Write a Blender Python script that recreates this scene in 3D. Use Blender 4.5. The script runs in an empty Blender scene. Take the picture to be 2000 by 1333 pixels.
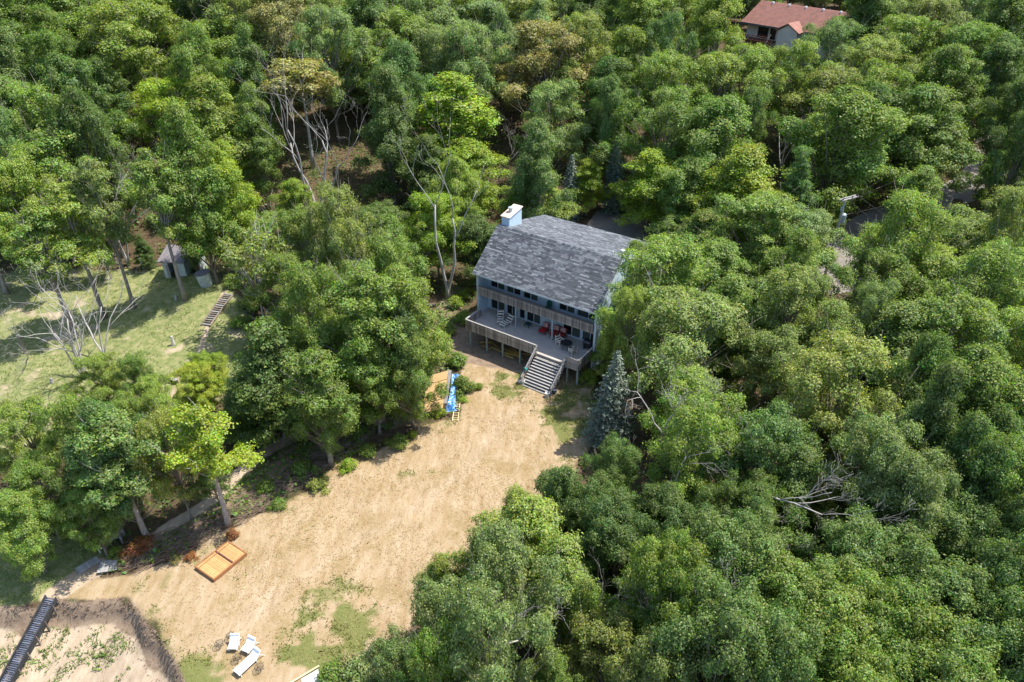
import bpy, math, random
import numpy as np
from mathutils import Vector, Matrix
PI = math.pi
sc = bpy.context.scene
COL = sc.collection
# ------------------------------------------------------------------ camera
F_PX, PITCH, CAM_H = 1440.0, 33.5, 42.0          # focal length for a 2000 px wide frame
cam_d = bpy.data.cameras.new('camera'); cam_d.sensor_width = 36.0
cam_d.lens = 36.0 * F_PX / 2000.0; cam_d.clip_end = 3000; cam_d.clip_start = 0.5
cam = bpy.data.objects.new('camera', cam_d); COL.objects.link(cam)
cam.location = (0, 0, CAM_H); cam.rotation_euler = (math.radians(90 - PITCH), 0, 0)
sc.camera = cam
# ------------------------------------------------------------------ sky and sun
SUN_EL, SUN_AZ = math.radians(62), math.radians(19)   # azimuth measured from +X towards +Y
w = bpy.data.worlds.new('World'); sc.world = w; w.use_nodes = True
nt = w.node_tree; bg = nt.nodes['Background']
sky = nt.nodes.new('ShaderNodeTexSky'); sky.sky_type = 'NISHITA'; sky.sun_disc = False
sky.sun_elevation = SUN_EL; sky.sun_rotation = PI / 2 - SUN_AZ
nt.links.new(sky.outputs[0], bg.inputs[0]); bg.inputs[1].default_value = 0.15
sun_d = bpy.data.lights.new('sun', 'SUN'); sun_d.energy = 4.1; sun_d.angle = math.radians(0.5)
sun_d.color = (1.0, 0.95, 0.86)
sun = bpy.data.objects.new('sun', sun_d); COL.objects.link(sun)
sdir = Vector((math.cos(SUN_EL) * math.cos(SUN_AZ), math.cos(SUN_EL) * math.sin(SUN_AZ), math.sin(SUN_EL)))
sun.rotation_euler = sdir.to_track_quat('Z', 'Y').to_euler(); sun.location = (40, 30, 80)
vs = sc.view_settings; vs.view_transform = 'Standard'; vs.look = 'None'; vs.gamma = 1; vs.use_curve_mapping = False
vs.exposure = 0.98
cy = sc.cycles; cy.max_bounces = 6; cy.diffuse_bounces = 4; cy.glossy_bounces = 2; cy.transmission_bounces = 3
cy.transparent_max_bounces = 8
# ------------------------------------------------------------------ helpers: picture coordinates to places
_t = math.radians(PITCH); _F = np.array([0, math.cos(_t), -math.sin(_t)]); _U = np.array([0, math.sin(_t), math.cos(_t)])
def ray(px, py):
    return _F + np.array([1., 0, 0]) * (px - 1000) / F_PX - _U * (py - 666.5) / F_PX
def at(px, py, z=0.0):
    d = ray(px, py); k = (z - CAM_H) / d[2]; return np.array([d[0] * k, d[1] * k, z])
def depth(p):
    return float((np.array(p) - np.array([0, 0, CAM_H])) @ _F)
def poly(pts, z=0.0): return np.array([at(x, y, z)[:2] for x, y in pts])
def vnoise(x, y, seed, s):
    """smooth value noise, arrays in -> 0..1"""
    x = np.asarray(x, float) / s; y = np.asarray(y, float) / s
    xi = np.floor(x).astype(int); yi = np.floor(y).astype(int); fx = x - xi; fy = y - yi
    fx = fx * fx * (3 - 2 * fx); fy = fy * fy * (3 - 2 * fy)
    def h(a, b):
        n = (a * 374761393 + b * 668265263 + seed * 144665) & 0x7fffffff
        n = ((n ^ (n >> 13)) * 1274126177) & 0x7fffffff
        return ((n ^ (n >> 16)) & 0xffff) / 65535.0
    return (h(xi, yi) * (1 - fx) + h(xi + 1, yi) * fx) * (1 - fy) + (h(xi, yi + 1) * (1 - fx) + h(xi + 1, yi + 1) * fx) * fy
def sdist(x, y, P):
    """signed distance to polygon, positive inside"""
    x = np.asarray(x, float); y = np.asarray(y, float)
    d = np.full(x.shape, 1e9); ins = np.zeros(x.shape, bool); n = len(P)
    for i in range(n):
        ax, ay = P[i]; bx, by = P[(i + 1) % n]
        ex, ey = bx - ax, by - ay
        t = np.clip(((x - ax) * ex + (y - ay) * ey) / (ex * ex + ey * ey + 1e-12), 0, 1)
        d = np.minimum(d, np.hypot(x - ax - t * ex, y - ay - t * ey))
        c = ((ay > y) != (by > y)) & (x < (bx - ax) * (y - ay) / ((by - ay) if abs(by - ay) > 1e-9 else 1e-9) + ax)
        ins ^= c
    return np.where(ins, d, -d)
def ldist(x, y, P):
    x = np.asarray(x, float); y = np.asarray(y, float); d = np.full(x.shape, 1e9)
    for i in range(len(P) - 1):
        ax, ay = P[i]; bx, by = P[i + 1]; ex, ey = bx - ax, by - ay
        t = np.clip(((x - ax) * ex + (y - ay) * ey) / (ex * ex + ey * ey + 1e-12), 0, 1)
        d = np.minimum(d, np.hypot(x - ax - t * ex, y - ay - t * ey))
    return d
def sstep(a, b, x):
    t = np.clip((np.asarray(x, float) - a) / (b - a), 0, 1); return t * t * (3 - 2 * t)
# ------------------------------------------------------------------ terrain
BLUFF = poly([(-400, 1200), (-60, 1192), (0, 1186), (60, 1182), (105, 1168), (170, 1172), (232, 1166), (262, 1186), (292, 1222),
              (318, 1262), (345, 1305), (362, 1350), (400, 1460), (420, 1700), (-700, 1700)])
def height(x, y, fine=True):
    x = np.asarray(x, float); y = np.asarray(y, float)
    rise = sstep(82, 165, y + 0.12 * np.abs(x - 5)) * 10.5 + sstep(160, 330, y) * 10
    lft = sstep(-12, -34, x) * sstep(62, 100, y) * 2.6
    h = rise + lft
    h = h + 1.5 * np.exp(-(((x + 33) / 9) ** 2 + ((y - 70) / 7) ** 2))          # grassy dune
    h = h + 0.5 * (vnoise(x, y, 3, 14) - .5) * sstep(20, 30, np.abs(x - 2) + 0 * y) + 0.16 * (vnoise(x, y, 4, 3.1) - .5)
    d = sdist(x, y, BLUFF)
    dd = np.maximum(d + (vnoise(x, y, 8, 1.6) - .5) * .7, 0)
    h = h - 1.0 * sstep(0, .7, dd) - 0.26 * dd
    if fine: h = h + 0.05 * (vnoise(x, y, 5, .7) - .5)
    return h
def hz(x, y): return float(height(np.array([x]), np.array([y]))[0])
def ground(px, py, dz=0.0):
    z = 0.0
    for _ in range(14):
        p = at(px, py, z + dz); z = .5 * z + .5 * hz(p[0], p[1])
    p = at(px, py, z + dz); return np.array([p[0], p[1], z])
LAWN = poly([(930, 605), (1165, 690), (1160, 760), (1165, 850), (1120, 930), (1060, 960), (1030, 1020), (930, 1080), (830, 1140),
             (790, 1250), (760, 1340), (700, 1500), (380, 1500), (345, 1305), (292, 1222), (232, 1166), (105, 1168), (150, 1128), (245, 1118),
             (380, 1085), (455, 1035), (560, 975), (640, 925), (730, 880), (800, 850), (850, 832), (905, 815), (915, 750), (890, 700), (872, 655)])
SOIL = poly([(880, 640), (935, 610), (1150, 690), (1120, 735), (1020, 722), (960, 716), (900, 706), (885, 680)])
GREENS = [poly(p) for p in ([(620, 1150), (700, 1135), (745, 1180), (770, 1225), (735, 1300), (650, 1345), (575, 1330), (560, 1270), (590, 1190)],
          [(960, 730), (1020, 735), (1045, 760), (1010, 780), (965, 760)], [(1085, 765), (1110, 720), (1180, 700), (1180, 860), (1100, 880), (1065, 830)],  # last patch here: green grass with the spruce's shade put into its colour
          [(300, 1225), (330, 1228), (350, 1290), (320, 1285)], [(350, 1300), (420, 1290), (430, 1345), (370, 1350)])]
DUNE = poly([(-200, 560), (0, 545), (60, 525), (180, 520), (330, 530), (440, 560), (490, 640), (470, 730), (360, 780), (220, 830), (60, 860), (-200, 860)], 1.0)
LEFTGREEN = poly([(-200, 1040), (60, 1040), (180, 1050), (200, 1085), (120, 1140), (90, 1165), (0, 1178), (-200, 1190)])
SCRUB = poly([(180, 1085), (300, 1040), (450, 950), (600, 830), (760, 800), (850, 700), (880, 640), (920, 560), (860, 560), (800, 820), (640, 905), (460, 1020), (240, 1110)])
SAND_LINES = [(poly([(448, 575), (405, 640), (385, 680), (345, 715), (330, 765), (310, 800)], 1.0), .16),
              (poly([(640, 800), (560, 860), (505, 890), (450, 945), (400, 985), (320, 1035), (290, 1060)]), .5),
              (poly([(190, 1105), (140, 1135), (105, 1160)]), .8), 
              (poly([(60, 800), (140, 770)], .5), .7)]
ROAD = [at(*p)[:2] for p in ((1150, 440), (1215, 452), (1290, 470), (1420, 505), (1540, 545), (1625, 552), (1640, 510), (1680, 455), (1770, 425), (1870, 402))]
ROAD += [at(1925, 345, 2.0)[:2], at(1935, 300, 3.0)[:2], at(1990, 250, 4.)[:2], at(2150, 220, 6.)[:2]]
TRACK = poly([(1030, 775), (960, 850), (900, 925), (790, 1010), (660, 1080), (540, 1160), (470, 1230)])
def masks(x, y):
    n1 = (vnoise(x, y, 11, 1.3) - .5) * 1.0 + (vnoise(x, y, 12, 4.5) - .5) * 1.8
    lawn = sstep(-.5, .6, sdist(x, y, LAWN) + n1 * .8)
    green = np.zeros_like(lawn)
    for G in GREENS: green = np.maximum(green, sstep(-.8, 1.2, sdist(x, y, G) + n1 * 1.6) * (.35 + .65 * sstep(.3, .6, vnoise(x, y, 25, 1.1) * .6 + vnoise(x, y, 27, .5) * .4)))
    green = np.maximum(green, sstep(.68, .88, vnoise(x, y, 21, 2.2) * .6 + vnoise(x, y, 22, .8) * .4) * .6)
    edge = sdist(x, y, LAWN); green = np.maximum(green, .55 * sstep(1.6, .1, edge) * sstep(.35, .7, vnoise(x, y, 26, 1.7)) * (edge > 0))
    dune = sstep(-1.5, 1.0, sdist(x, y, DUNE) + n1 * 1.2)
    dune = np.maximum(dune, sstep(-.8, .6, sdist(x, y, LEFTGREEN) + n1))
    sand = np.zeros_like(lawn)
    for L, wd in SAND_LINES: sand = np.maximum(sand, sstep(wd + .4, wd - .3, ldist(x, y, L) + n1 * .12))
    sand = np.maximum(sand, .58 * sstep(.5, .85, vnoise(x, y, 31, 2.2) * .6 + vnoise(x, y, 32, .9) * .4) * dune * (sdist(x, y, DUNE) > 0))
    TRK = 1 - sstep(.3, 1.5, ldist(x, y, TRACK) + n1 * .7); sand = np.maximum(sand, .46 * TRK * (lawn > .5)); green = green * (1 - .8 * TRK)
    b = sdist(x, y, BLUFF); sand = np.maximum(sand, sstep(.55, 1.7, b + n1 * .8))
    cut = sstep(-.15, .2, b + n1 * .2) * (1 - sstep(.55, 1.7, b + n1 * .8))
    soil = np.maximum(sstep(-.5, .5, sdist(x, y, SOIL) + n1 * .7), cut)
    soil = np.maximum(soil, .0)
    scrub = sstep(-.8, .8, sdist(x, y, SCRUB) + n1)
    return lawn, green, dune, sand, soil, scrub
# ------------------------------------------------------------------ materials
def nodes(name):
    m = bpy.data.materials.new(name); m.use_nodes = True; t = m.node_tree
    return m, t, t.nodes['Principled BSDF']
def N(t, typ, **kw):
    n = t.nodes.new(typ)
    for k, v in kw.items():
        if isinstance(k, str) and hasattr(n, k): setattr(n, k, v)
    return n
def noise_node(t, scale, detail=4, vec=None, rough=.6):
    n = N(t, 'ShaderNodeTexNoise'); n.inputs['Scale'].default_value = scale; n.inputs['Detail'].default_value = detail
    n.inputs['Roughness'].default_value = rough
    if vec is not None: t.links.new(vec, n.inputs['Vector'])
    return n
def ramp(t, fac, stops):
    r = N(t, 'ShaderNodeValToRGB'); e = r.color_ramp.elements
    while len(e) > 1: e.remove(e[-1])
    e[0].position = stops[0][0]; e[0].color = (*stops[0][1], 1)
    for p, c in stops[1:]:
        q = e.new(p); q.color = (*c, 1)
    t.links.new(fac, r.inputs[0]); return r.outputs[0]
def mix(t, fac, a, b, mode='MIX'):
    m = N(t, 'ShaderNodeMix'); m.data_type = 'RGBA'; m.blend_type = mode
    for s, v in ((m.inputs[0], fac), (m.inputs[6], a), (m.inputs[7], b)):
        if isinstance(v, (int, float)): s.default_value = v
        elif isinstance(v, tuple): s.default_value = (*v, 1)
        else: t.links.new(v, s)
    return m.outputs[2]
def math_n(t, op, a, b=None):
    m = N(t, 'ShaderNodeMath'); m.operation = op
    for s, v in zip(m.inputs, (a, b)):
        if v is None: continue
        if isinstance(v, (int, float)): s.default_value = v
        else: t.links.new(v, s)
    return m.outputs[0]
def bump(t, bsdf, h, strength, dist=.02):
    b = N(t, 'ShaderNodeBump'); b.inputs['Strength'].default_value = strength; b.inputs['Distance'].default_value = dist
    t.links.new(h, b.inputs['Height']); t.links.new(b.outputs[0], bsdf.inputs['Normal'])
def plain(name, c, rough=.6, var=.25, scale=3.0, metal=0.0, rnd=.25, stretch=None, spec=.35, dark=None):
    """colour with grain; 'rnd' varies from object to object"""
    m, t, b = nodes(name)
    tc = N(t, 'ShaderNodeTexCoord'); v = tc.outputs['Object']
    if stretch:
        mp = N(t, 'ShaderNodeMapping'); mp.inputs['Scale'].default_value = stretch; t.links.new(v, mp.inputs[0]); v = mp.outputs[0]
    n = noise_node(t, scale, 5, v, .65)
    lo = tuple(x * (1 - var) for x in c) if dark is None else dark
    hi = tuple(min(1, x * (1 + var)) for x in c)
    col = ramp(t, n.outputs[0], [(.3, lo), (.7, hi)])
    if rnd:
        oi = N(t, 'ShaderNodeObjectInfo')
        f = math_n(t, 'MULTIPLY_ADD', oi.outputs['Random'], 2 * rnd); t.nodes[-1].inputs[2].default_value = 1 - rnd
        hs = N(t, 'ShaderNodeHueSaturation'); t.links.new(col, hs.inputs['Color']); t.links.new(f, hs.inputs['Value']); col = hs.outputs[0]
    t.links.new(col, b.inputs['Base Color']); b.inputs['Roughness'].default_value = rough
    b.inputs['Metallic'].default_value = metal; b.inputs['Specular IOR Level'].default_value = spec
    bump(t, b, n.outputs[0], .25, .01)
    return m
def leaf_mat(name, gloss=.025, trans=.42):
    m = bpy.data.materials.new(name); m.use_nodes = True; t = m.node_tree; t.nodes.clear()
    out = N(t, 'ShaderNodeOutputMaterial'); oi = N(t, 'ShaderNodeObjectInfo')
    at_ = N(t, 'ShaderNodeAttribute'); at_.attribute_name = 'tint'
    sep = N(t, 'ShaderNodeSeparateColor'); t.links.new(at_.outputs['Color'], sep.inputs[0])
    hs = N(t, 'ShaderNodeHueSaturation'); t.links.new(oi.outputs['Color'], hs.inputs['Color'])
    t.links.new(sep.outputs[0], hs.inputs['Value']); t.links.new(sep.outputs[1], hs.inputs['Hue']); t.links.new(sep.outputs[2], hs.inputs['Saturation'])
    c = hs.outputs[0]
    d = N(t, 'ShaderNodeBsdfDiffuse'); t.links.new(c, d.inputs[0])
    tr = N(t, 'ShaderNodeBsdfTranslucent')
    t.links.new(mix(t, 1.0, c, (1.15, 1.3, .6), 'MULTIPLY'), tr.inputs[0])
    g = N(t, 'ShaderNodeBsdfGlossy'); g.inputs['Roughness'].default_value = .55; g.inputs[0].default_value = (.9, .95, .9, 1)
    m1 = N(t, 'ShaderNodeMixShader'); m1.inputs[0].default_value = trans; t.links.new(d.outputs[0], m1.inputs[1]); t.links.new(tr.outputs[0], m1.inputs[2])
    m2 = N(t, 'ShaderNodeMixShader'); m2.inputs[0].default_value = gloss; t.links.new(m1.outputs[0], m2.inputs[1]); t.links.new(g.outputs[0], m2.inputs[2])
    t.links.new(m2.outputs[0], out.inputs[0]); return m
M = {}
M['leaf'] = leaf_mat('leaf_green'); M['needle'] = leaf_mat('spruce_needles', .03, .12); M['blade'] = leaf_mat('grass_blades', .02, .3)
M['bark'] = plain('bark', (.20, .17, .14), .9, .4, 6, rnd=.3, stretch=(1, 1, .25))
M['greybark'] = plain('grey_bark', (.27, .235, .21), .9, .45, 7, rnd=.25, stretch=(1, 1, .2))
M['deadwood'] = plain('dead_grey_wood', (.40, .37, .34), .85, .25, 6, rnd=.15, stretch=(1, 1, .25))
M['palebark'] = plain('pale_bark', (.45, .42, .37), .85, .3, 5, rnd=.2, stretch=(1, 1, .25))
M['siding'] = plain('pale_blue_siding', (.48, .60, .70), .55, .08, 2.5, rnd=.0)
M['trim'] = plain('pale_trim_paint', (.60, .66, .72), .5, .08, 2, rnd=.05)
M['greywood'] = plain('weathered_grey_wood', (.29, .265, .25), .85, .35, 4, rnd=.42, stretch=(.5, 6, .6))
M['deckwood'] = plain('deck_floor_wood', (.40, .36, .325), .8, .3, 3, rnd=.1, stretch=(.4, 6, 1))
M['stairwood'] = plain('stair_grey_wood', (.31, .30, .29), .8, .3, 3, rnd=.2, stretch=(.5, 6, 1))
M['postwood'] = plain('post_painted_grey', (.36, .42, .45), .7, .2, 3, rnd=.1)
M['greenpost'] = plain('treated_post', (.30, .36, .33), .75, .2, 3, rnd=.12)
M['frame'] = plain('window_frame_paint', (.52, .60, .68), .45, .06, 2, rnd=.0)
M['white'] = plain('white_plastic', (.74, .76, .78), .4, .04, 3, rnd=.03)
M['dirtywhite'] = plain('dirty_white', (.6, .57, .54), .7, .25, 5, rnd=.1)
M['darkmetal'] = plain('dark_wire_metal', (.07, .065, .06), .5, .4, 8, metal=.3, rnd=.2)
M['black'] = plain('black_plastic', (.018, .019, .022), .45, .3, 5, rnd=.1)
M['brownstripe'] = plain('brown_strap', (.10, .065, .05), .6, .2, 5)
M['cream'] = plain('cream_strap', (.78, .74, .66), .6, .08, 5, rnd=.05)
M['red'] = plain('red_cushion', (.36, .012, .02), .8, .2, 6, rnd=.1)
M['pillow'] = plain('patterned_pillow', (.62, .5, .45), .8, .0, 9, rnd=.0, dark=(.22, .05, .05))
M['teal'] = plain('teal_cloth', (.02, .30, .28), .7, .2, 6)
M['orange'] = plain('orange_plastic', (.72, .20, .03), .5, .15, 6)
M['darkgreen'] = plain('dark_green_plastic', (.015, .085, .07), .5, .2, 4)
M['yellowwood'] = plain('fresh_yellow_lumber', (.55, .36, .09), .7, .2, 4, rnd=.25)
M['plywood'] = plain('tan_plywood', (.50, .33, .155), .75, .14, 3, rnd=.08, stretch=(3, .6, 1))
M['cedar'] = plain('orange_cedar', (.48, .285, .12), .6, .2, 3, rnd=.14, stretch=(5, .6, 1))
M['cedarframe'] = plain('red_brown_cedar_frame', (.29, .13, .055), .65, .2, 3, rnd=.1)
M['palewood'] = plain('pale_lumber', (.66, .53, .29), .7, .1, 3)
M['concrete'] = plain('pale_concrete', (.50, .49, .45), .85, .2, 2.5, rnd=.06)
M['shedwall'] = plain('shed_painted_wall', (.50, .54, .50), .8, .25, 3, rnd=.05)
M['shedroof'] = plain('shed_grey_roof', (.17, .155, .165), .85, .25, 4, rnd=.05)
M['rust'] = plain('rust_red', (.34, .12, .06), .85, .35, 5)
M['redroof'] = plain('terracotta_shingle_roof', (.27, .125, .095), .8, .22, 1.2, rnd=.05)
M['stucco'] = plain('cream_stucco', (.62, .59, .55), .8, .08, 1.5, rnd=.04)
M['brownrail'] = plain('brown_stained_wood', (.17, .065, .045), .7, .2, 3)
M['glass'] = plain('dark_window_glass', (.012, .018, .02), .06, .3, .8, rnd=.0, spec=.6)
M['curtain'] = plain('grey_green_curtain', (.055, .075, .07), .8, .15, 3, rnd=.15)
M['galv'] = plain('galvanised_metal', (.52, .62, .66), .4, .12, 5, metal=.3)
M['caprust'] = plain('rusty_white_cap', (.72, .70, .68), .5, .0, 1.6, rnd=0, dark=(.62, .36, .22))
M['brush'] = plain('brown_dry_sticks', (.20, .145, .108), .9, .5, 2.5, rnd=0)
M['logs'] = plain('old_dark_log', (.20, .165, .135), .9, .4, 4, rnd=.35)
M['step'] = plain('slate_blue_tread', (.10, .115, .16), .7, .3, 4, rnd=.4)
M['asphalt'] = plain('pale_worn_asphalt', (.22, .195, .18), .9, .18, 1.2, rnd=0)
M['basement'] = plain('dark_block_wall', (.10, .10, .10), .9, .2, 3)
def tarp_mat():
    m, t, b = nodes('crumpled_blue_tarp')
    tc = N(t, 'ShaderNodeTexCoord'); n = noise_node(t, 3.4, 5, tc.outputs['Object'], .7)
    t.links.new(ramp(t, n.outputs[0], [(.40, (.01, .13, .52)), (.50, (.06, .27, .68)), (.58, (.45, .60, .80))]), b.inputs['Base Color'])  # pale tone puts sun glints, along with the white underside, into the colour
    b.inputs['Roughness'].default_value = .35; bump(t, b, n.outputs[0], .6, .05); return m
M['tarp'] = tarp_mat()
def shingle_mat():
    m, t, b = nodes('grey_asphalt_shingles')
    a = N(t, 'ShaderNodeAttribute'); a.attribute_name = 'tint'
    tc = N(t, 'ShaderNodeTexCoord'); n = noise_node(t, 30, 3, tc.outputs['Object'])
    c = ramp(t, a.outputs['Fac'], [(0, (.05, .054, .062)), (.42, (.085, .093, .105)), (.62, (.145, .156, .17)), (1, (.22, .232, .245))])
    c = mix(t, .25, c, n.outputs['Color'], 'SOFT_LIGHT')
    t.links.new(c, b.inputs['Base Color']); b.inputs['Roughness'].default_value = .85; b.inputs['Specular IOR Level'].default_value = .3
    bump(t, b, n.outputs[0], .3, .01); return m
M['shingle'] = shingle_mat()
def ground_mat():
    m, t, b = nodes('ground_soil_grass_sand')
    ge = N(t, 'ShaderNodeNewGeometry'); P = ge.outputs['Position']
    A = N(t, 'ShaderNodeAttribute'); A.attribute_name = 'ma'; sa = N(t, 'ShaderNodeSeparateColor'); t.links.new(A.outputs['Color'], sa.inputs[0])
    B = N(t, 'ShaderNodeAttribute'); B.attribute_name = 'mb'; sb = N(t, 'ShaderNodeSeparateColor'); t.links.new(B.outputs['Color'], sb.inputs[0])
    nbig = noise_node(t, .35, 5, P, .6); nmid = noise_node(t, 1.7, 6, P, .7); nfine = noise_node(t, 9, 5, P, .75)
    mp = N(t, 'ShaderNodeMapping'); mp.inputs['Rotation'].default_value = (0, 0, math.radians(-38)); mp.inputs['Scale'].default_value = (1, .28, 1)
    t.links.new(P, mp.inputs[0]); nst = noise_node(t, 1.6, 6, mp.outputs[0], .7)
    def sharp(s, lo=.3, hi=.7, k=.55):
        v = math_n(t, 'MULTIPLY_ADD', math_n(t, 'SUBTRACT', nmid.outputs[0], .5), k)
        t.nodes[-1] if 0 else None
        x = math_n(t, 'ADD', s, math_n(t, 'MULTIPLY', math_n(t, 'SUBTRACT', nfine.outputs[0], .5), k))
        x = math_n(t, 'ADD', x, math_n(t, 'MULTIPLY', math_n(t, 'SUBTRACT', nmid.outputs[0], .5), k))
        mr = N(t, 'ShaderNodeMapRange'); mr.interpolation_type = 'SMOOTHSTEP'; mr.inputs[1].default_value = lo; mr.inputs[2].default_value = hi
        t.links.new(x, mr.inputs[0]); return mr.outputs[0]
    floor = ramp(t, nmid.outputs[0], [(.25, (.045, .032, .02)), (.5, (.095, .066, .04)), (.72, (.15, .115, .07))])
    floor = mix(t, sharp(nbig.outputs[0], .5, .75, .4), floor, (.035, .06, .015))
    dry = ramp(t, nst.outputs[0], [(.22, (.205, .145, .078)), (.38, (.325, .232, .132)), (.58, (.415, .318, .208)), (.8, (.52, .415, .295))])
    dry = mix(t, sharp(nbig.outputs[0], .48, .7, .5), dry, (.28, .205, .10))
    dry = mix(t, math_n(t, 'MULTIPLY', nfine.outputs[0], .5), dry, (.24, .17, .09))
    green = ramp(t, nfine.outputs[0], [(.3, (.085, .105, .03)), (.55, (.16, .165, .055)), (.75, (.25, .225, .10))])
    dune = ramp(t, nmid.outputs[0], [(.3, (.11, .145, .045)), (.48, (.19, .21, .08)), (.64, (.29, .265, .135)), (.78, (.38, .325, .20))])
    sandc = ramp(t, nst.outputs[0], [(.25, (.27, .205, .145)), (.5, (.39, .305, .215)), (.72, (.50, .41, .30))])
    soilc = ramp(t, nmid.outputs[0], [(.25, (.14, .095, .065)), (.5, (.225, .165, .118)), (.75, (.31, .24, .172))])
    scrub = ramp(t, nfine.outputs[0], [(.3, (.10, .075, .05)), (.5, (.21, .155, .105)), (.65, (.28, .21, .15))])
    scrub = mix(t, sharp(nmid.outputs[0], .5, .62, .5), scrub, (.10, .13, .03))
    c = mix(t, sharp(sb.outputs[2]), floor, scrub)
    c = mix(t, sharp(sa.outputs[2]), c, dune)
    c = mix(t, sharp(sa.outputs[0]), c, dry)
    c = mix(t, math_n(t, 'MULTIPLY', sharp(sa.outputs[1], .35, .85, .9), math_n(t, 'MAXIMUM', sa.outputs[0], sa.outputs[2])), c, green)
    c = mix(t, sharp(sb.outputs[0]), c, sandc)
    c = mix(t, sharp(sb.outputs[1]), c, soilc)
    t.links.new(c, b.inputs['Base Color']); b.inputs['Roughness'].default_value = .95; b.inputs['Specular IOR Level'].default_value = .1
    bump(t, b, math_n(t, 'ADD', nfine.outputs[0], nmid.outputs[0]), .7, .06)
    return m
# ------------------------------------------------------------------ helpers: objects
def tag(o, label=None, cat=None, group=None, kind=None):
    if label: o['label'] = label
    if cat: o['category'] = cat
    if group: o['group'] = group
    if kind: o['kind'] = kind
    return o
def link(o, parent=None):
    COL.objects.link(o)
    if parent is not None: o.parent = parent
    return o
def empty(name, loc=(0, 0, 0), rz=0.0, label=None, cat=None, group=None):
    o = bpy.data.objects.new(name, None); o.empty_display_size = .3
    o.location = loc; o.rotation_euler = (0, 0, rz); link(o); return tag(o, label, cat, group)
def copy_tree(root, loc, rz, label=None, scale=None):
    r = root.copy(); COL.objects.link(r); r.location = loc; r.rotation_euler = (0, 0, rz)
    if scale: r.scale = scale
    if label: r['label'] = label
    for ch in root.children:
        c = ch.copy(); COL.objects.link(c); c.parent = r
        for g in ch.children:
            d = g.copy(); COL.objects.link(d); d.parent = c
    return r
class MB:
    def __init__(s): s.v = []; s.f = []; s.t = []
    def add(s, vs, fs, tint=None):
        o = len(s.v); s.v += [tuple(map(float, p)) for p in vs]; s.f += [tuple(i + o for i in f) for f in fs]
        if tint is not None: s.t += [tint] * len(fs)
        return s
    def box(s, x0, x1, y0, y1, z0, z1, tint=None):
        return s.add([(x0, y0, z0), (x1, y0, z0), (x1, y1, z0), (x0, y1, z0), (x0, y0, z1), (x1, y0, z1), (x1, y1, z1), (x0, y1, z1)],
                     [(3, 2, 1, 0), (4, 5, 6, 7), (0, 1, 5, 4), (1, 2, 6, 5), (2, 3, 7, 6), (3, 0, 4, 7)], tint)
    def bar(s, a, b, w, h, up=(0, 0, 1), tint=None):
        a = Vector(a); b = Vector(b); d = (b - a).normalized(); u = Vector(up)
        x = d.cross(u)
        if x.length < 1e-4: x = d.cross(Vector((1, 0, 0)))
        x.normalize(); u = x.cross(d).normalized()
        vs = []
        for p in (a, b):
            for sx, su in ((-1, -1), (1, -1), (1, 1), (-1, 1)): vs.append(p + x * (sx * w / 2) + u * (su * h / 2))
        return s.add(vs, [(0, 1, 2, 3), (7, 6, 5, 4), (0, 4, 5, 1), (1, 5, 6, 2), (2, 6, 7, 3), (3, 7, 4, 0)], tint)
    def prism(s, prof, x0, x1):
        """profile of (y,z) extruded along x"""
        n = len(prof); vs = [(x0, y, z) for y, z in prof] + [(x1, y, z) for y, z in prof]
        fs = [tuple(range(n - 1, -1, -1)), tuple(range(n, 2 * n))] + [(i, (i + 1) % n, n + (i + 1) % n, n + i) for i in range(n)]
        return s.add(vs, fs)
    def tube(s, pts, rad, sides=6, cap=True):
        pts = [Vector(p) for p in pts]; n = len(pts); vs = []; fs = []
        ref = Vector((.3, .9, .2))
        for i, p in enumerate(pts):
            d = (pts[min(i + 1, n - 1)] - pts[max(i - 1, 0)])
            d = d.normalized() if d.length > 1e-9 else Vector((0, 0, 1))
            x = d.cross(ref); x = x.normalized() if x.length > 1e-3 else d.cross(Vector((1, 0, 0))).normalized()
            y = d.cross(x); r = rad[i] if hasattr(rad, '__len__') else rad
            for k in range(sides):
                a = 2 * PI * k / sides; vs.append(p + x * (r * math.cos(a)) + y * (r * math.sin(a)))
        for i in range(n - 1):
            for k in range(sides):
                k2 = (k + 1) % sides; fs.append((i * sides + k, i * sides + k2, (i + 1) * sides + k2, (i + 1) * sides + k))
        if cap: fs.append(tuple(range(sides - 1, -1, -1))); fs.append(tuple((n - 1) * sides + k for k in range(sides)))
        return s.add(vs, fs)
    def lathe(s, prof, c=(0, 0, 0), seg=16):
        n = len(prof); vs = []; fs = []
        for r, z in prof:
            for k in range(seg): vs.append((c[0] + r * math.cos(2 * PI * k / seg), c[1] + r * math.sin(2 * PI * k / seg), c[2] + z))
        for i in range(n - 1):
            for k in range(seg):
                k2 = (k + 1) % seg; fs.append((i * seg + k, i * seg + k2, (i + 1) * seg + k2, (i + 1) * seg + k))
        fs.append(tuple(range(seg - 1, -1, -1))); fs.append(tuple((n - 1) * seg + k for k in range(seg)))
        return s.add(vs, fs)
    def mesh(s, name, mat, smooth=False):
        me = bpy.data.meshes.new(name); me.from_pydata(s.v, [], s.f); me.materials.append(mat)
        if s.t:
            a = me.attributes.new('tint', 'FLOAT', 'FACE'); a.data.foreach_set('value', np.array(s.t, np.float32))
        if smooth: me.polygons.foreach_set('use_smooth', [True] * len(me.polygons))
        me.update(); return me
    def build(s, name, mat, parent=None, smooth=False, kind=None, bev=0.0):
        o = bpy.data.objects.new(name, s.mesh(name, mat, smooth)); link(o, parent)
        if kind: o['kind'] = kind
        if bev:
            b = o.modifiers.new('bevel', 'BEVEL'); b.width = bev; b.segments = 1; b.limit_method = 'ANGLE'
        return o
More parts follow.
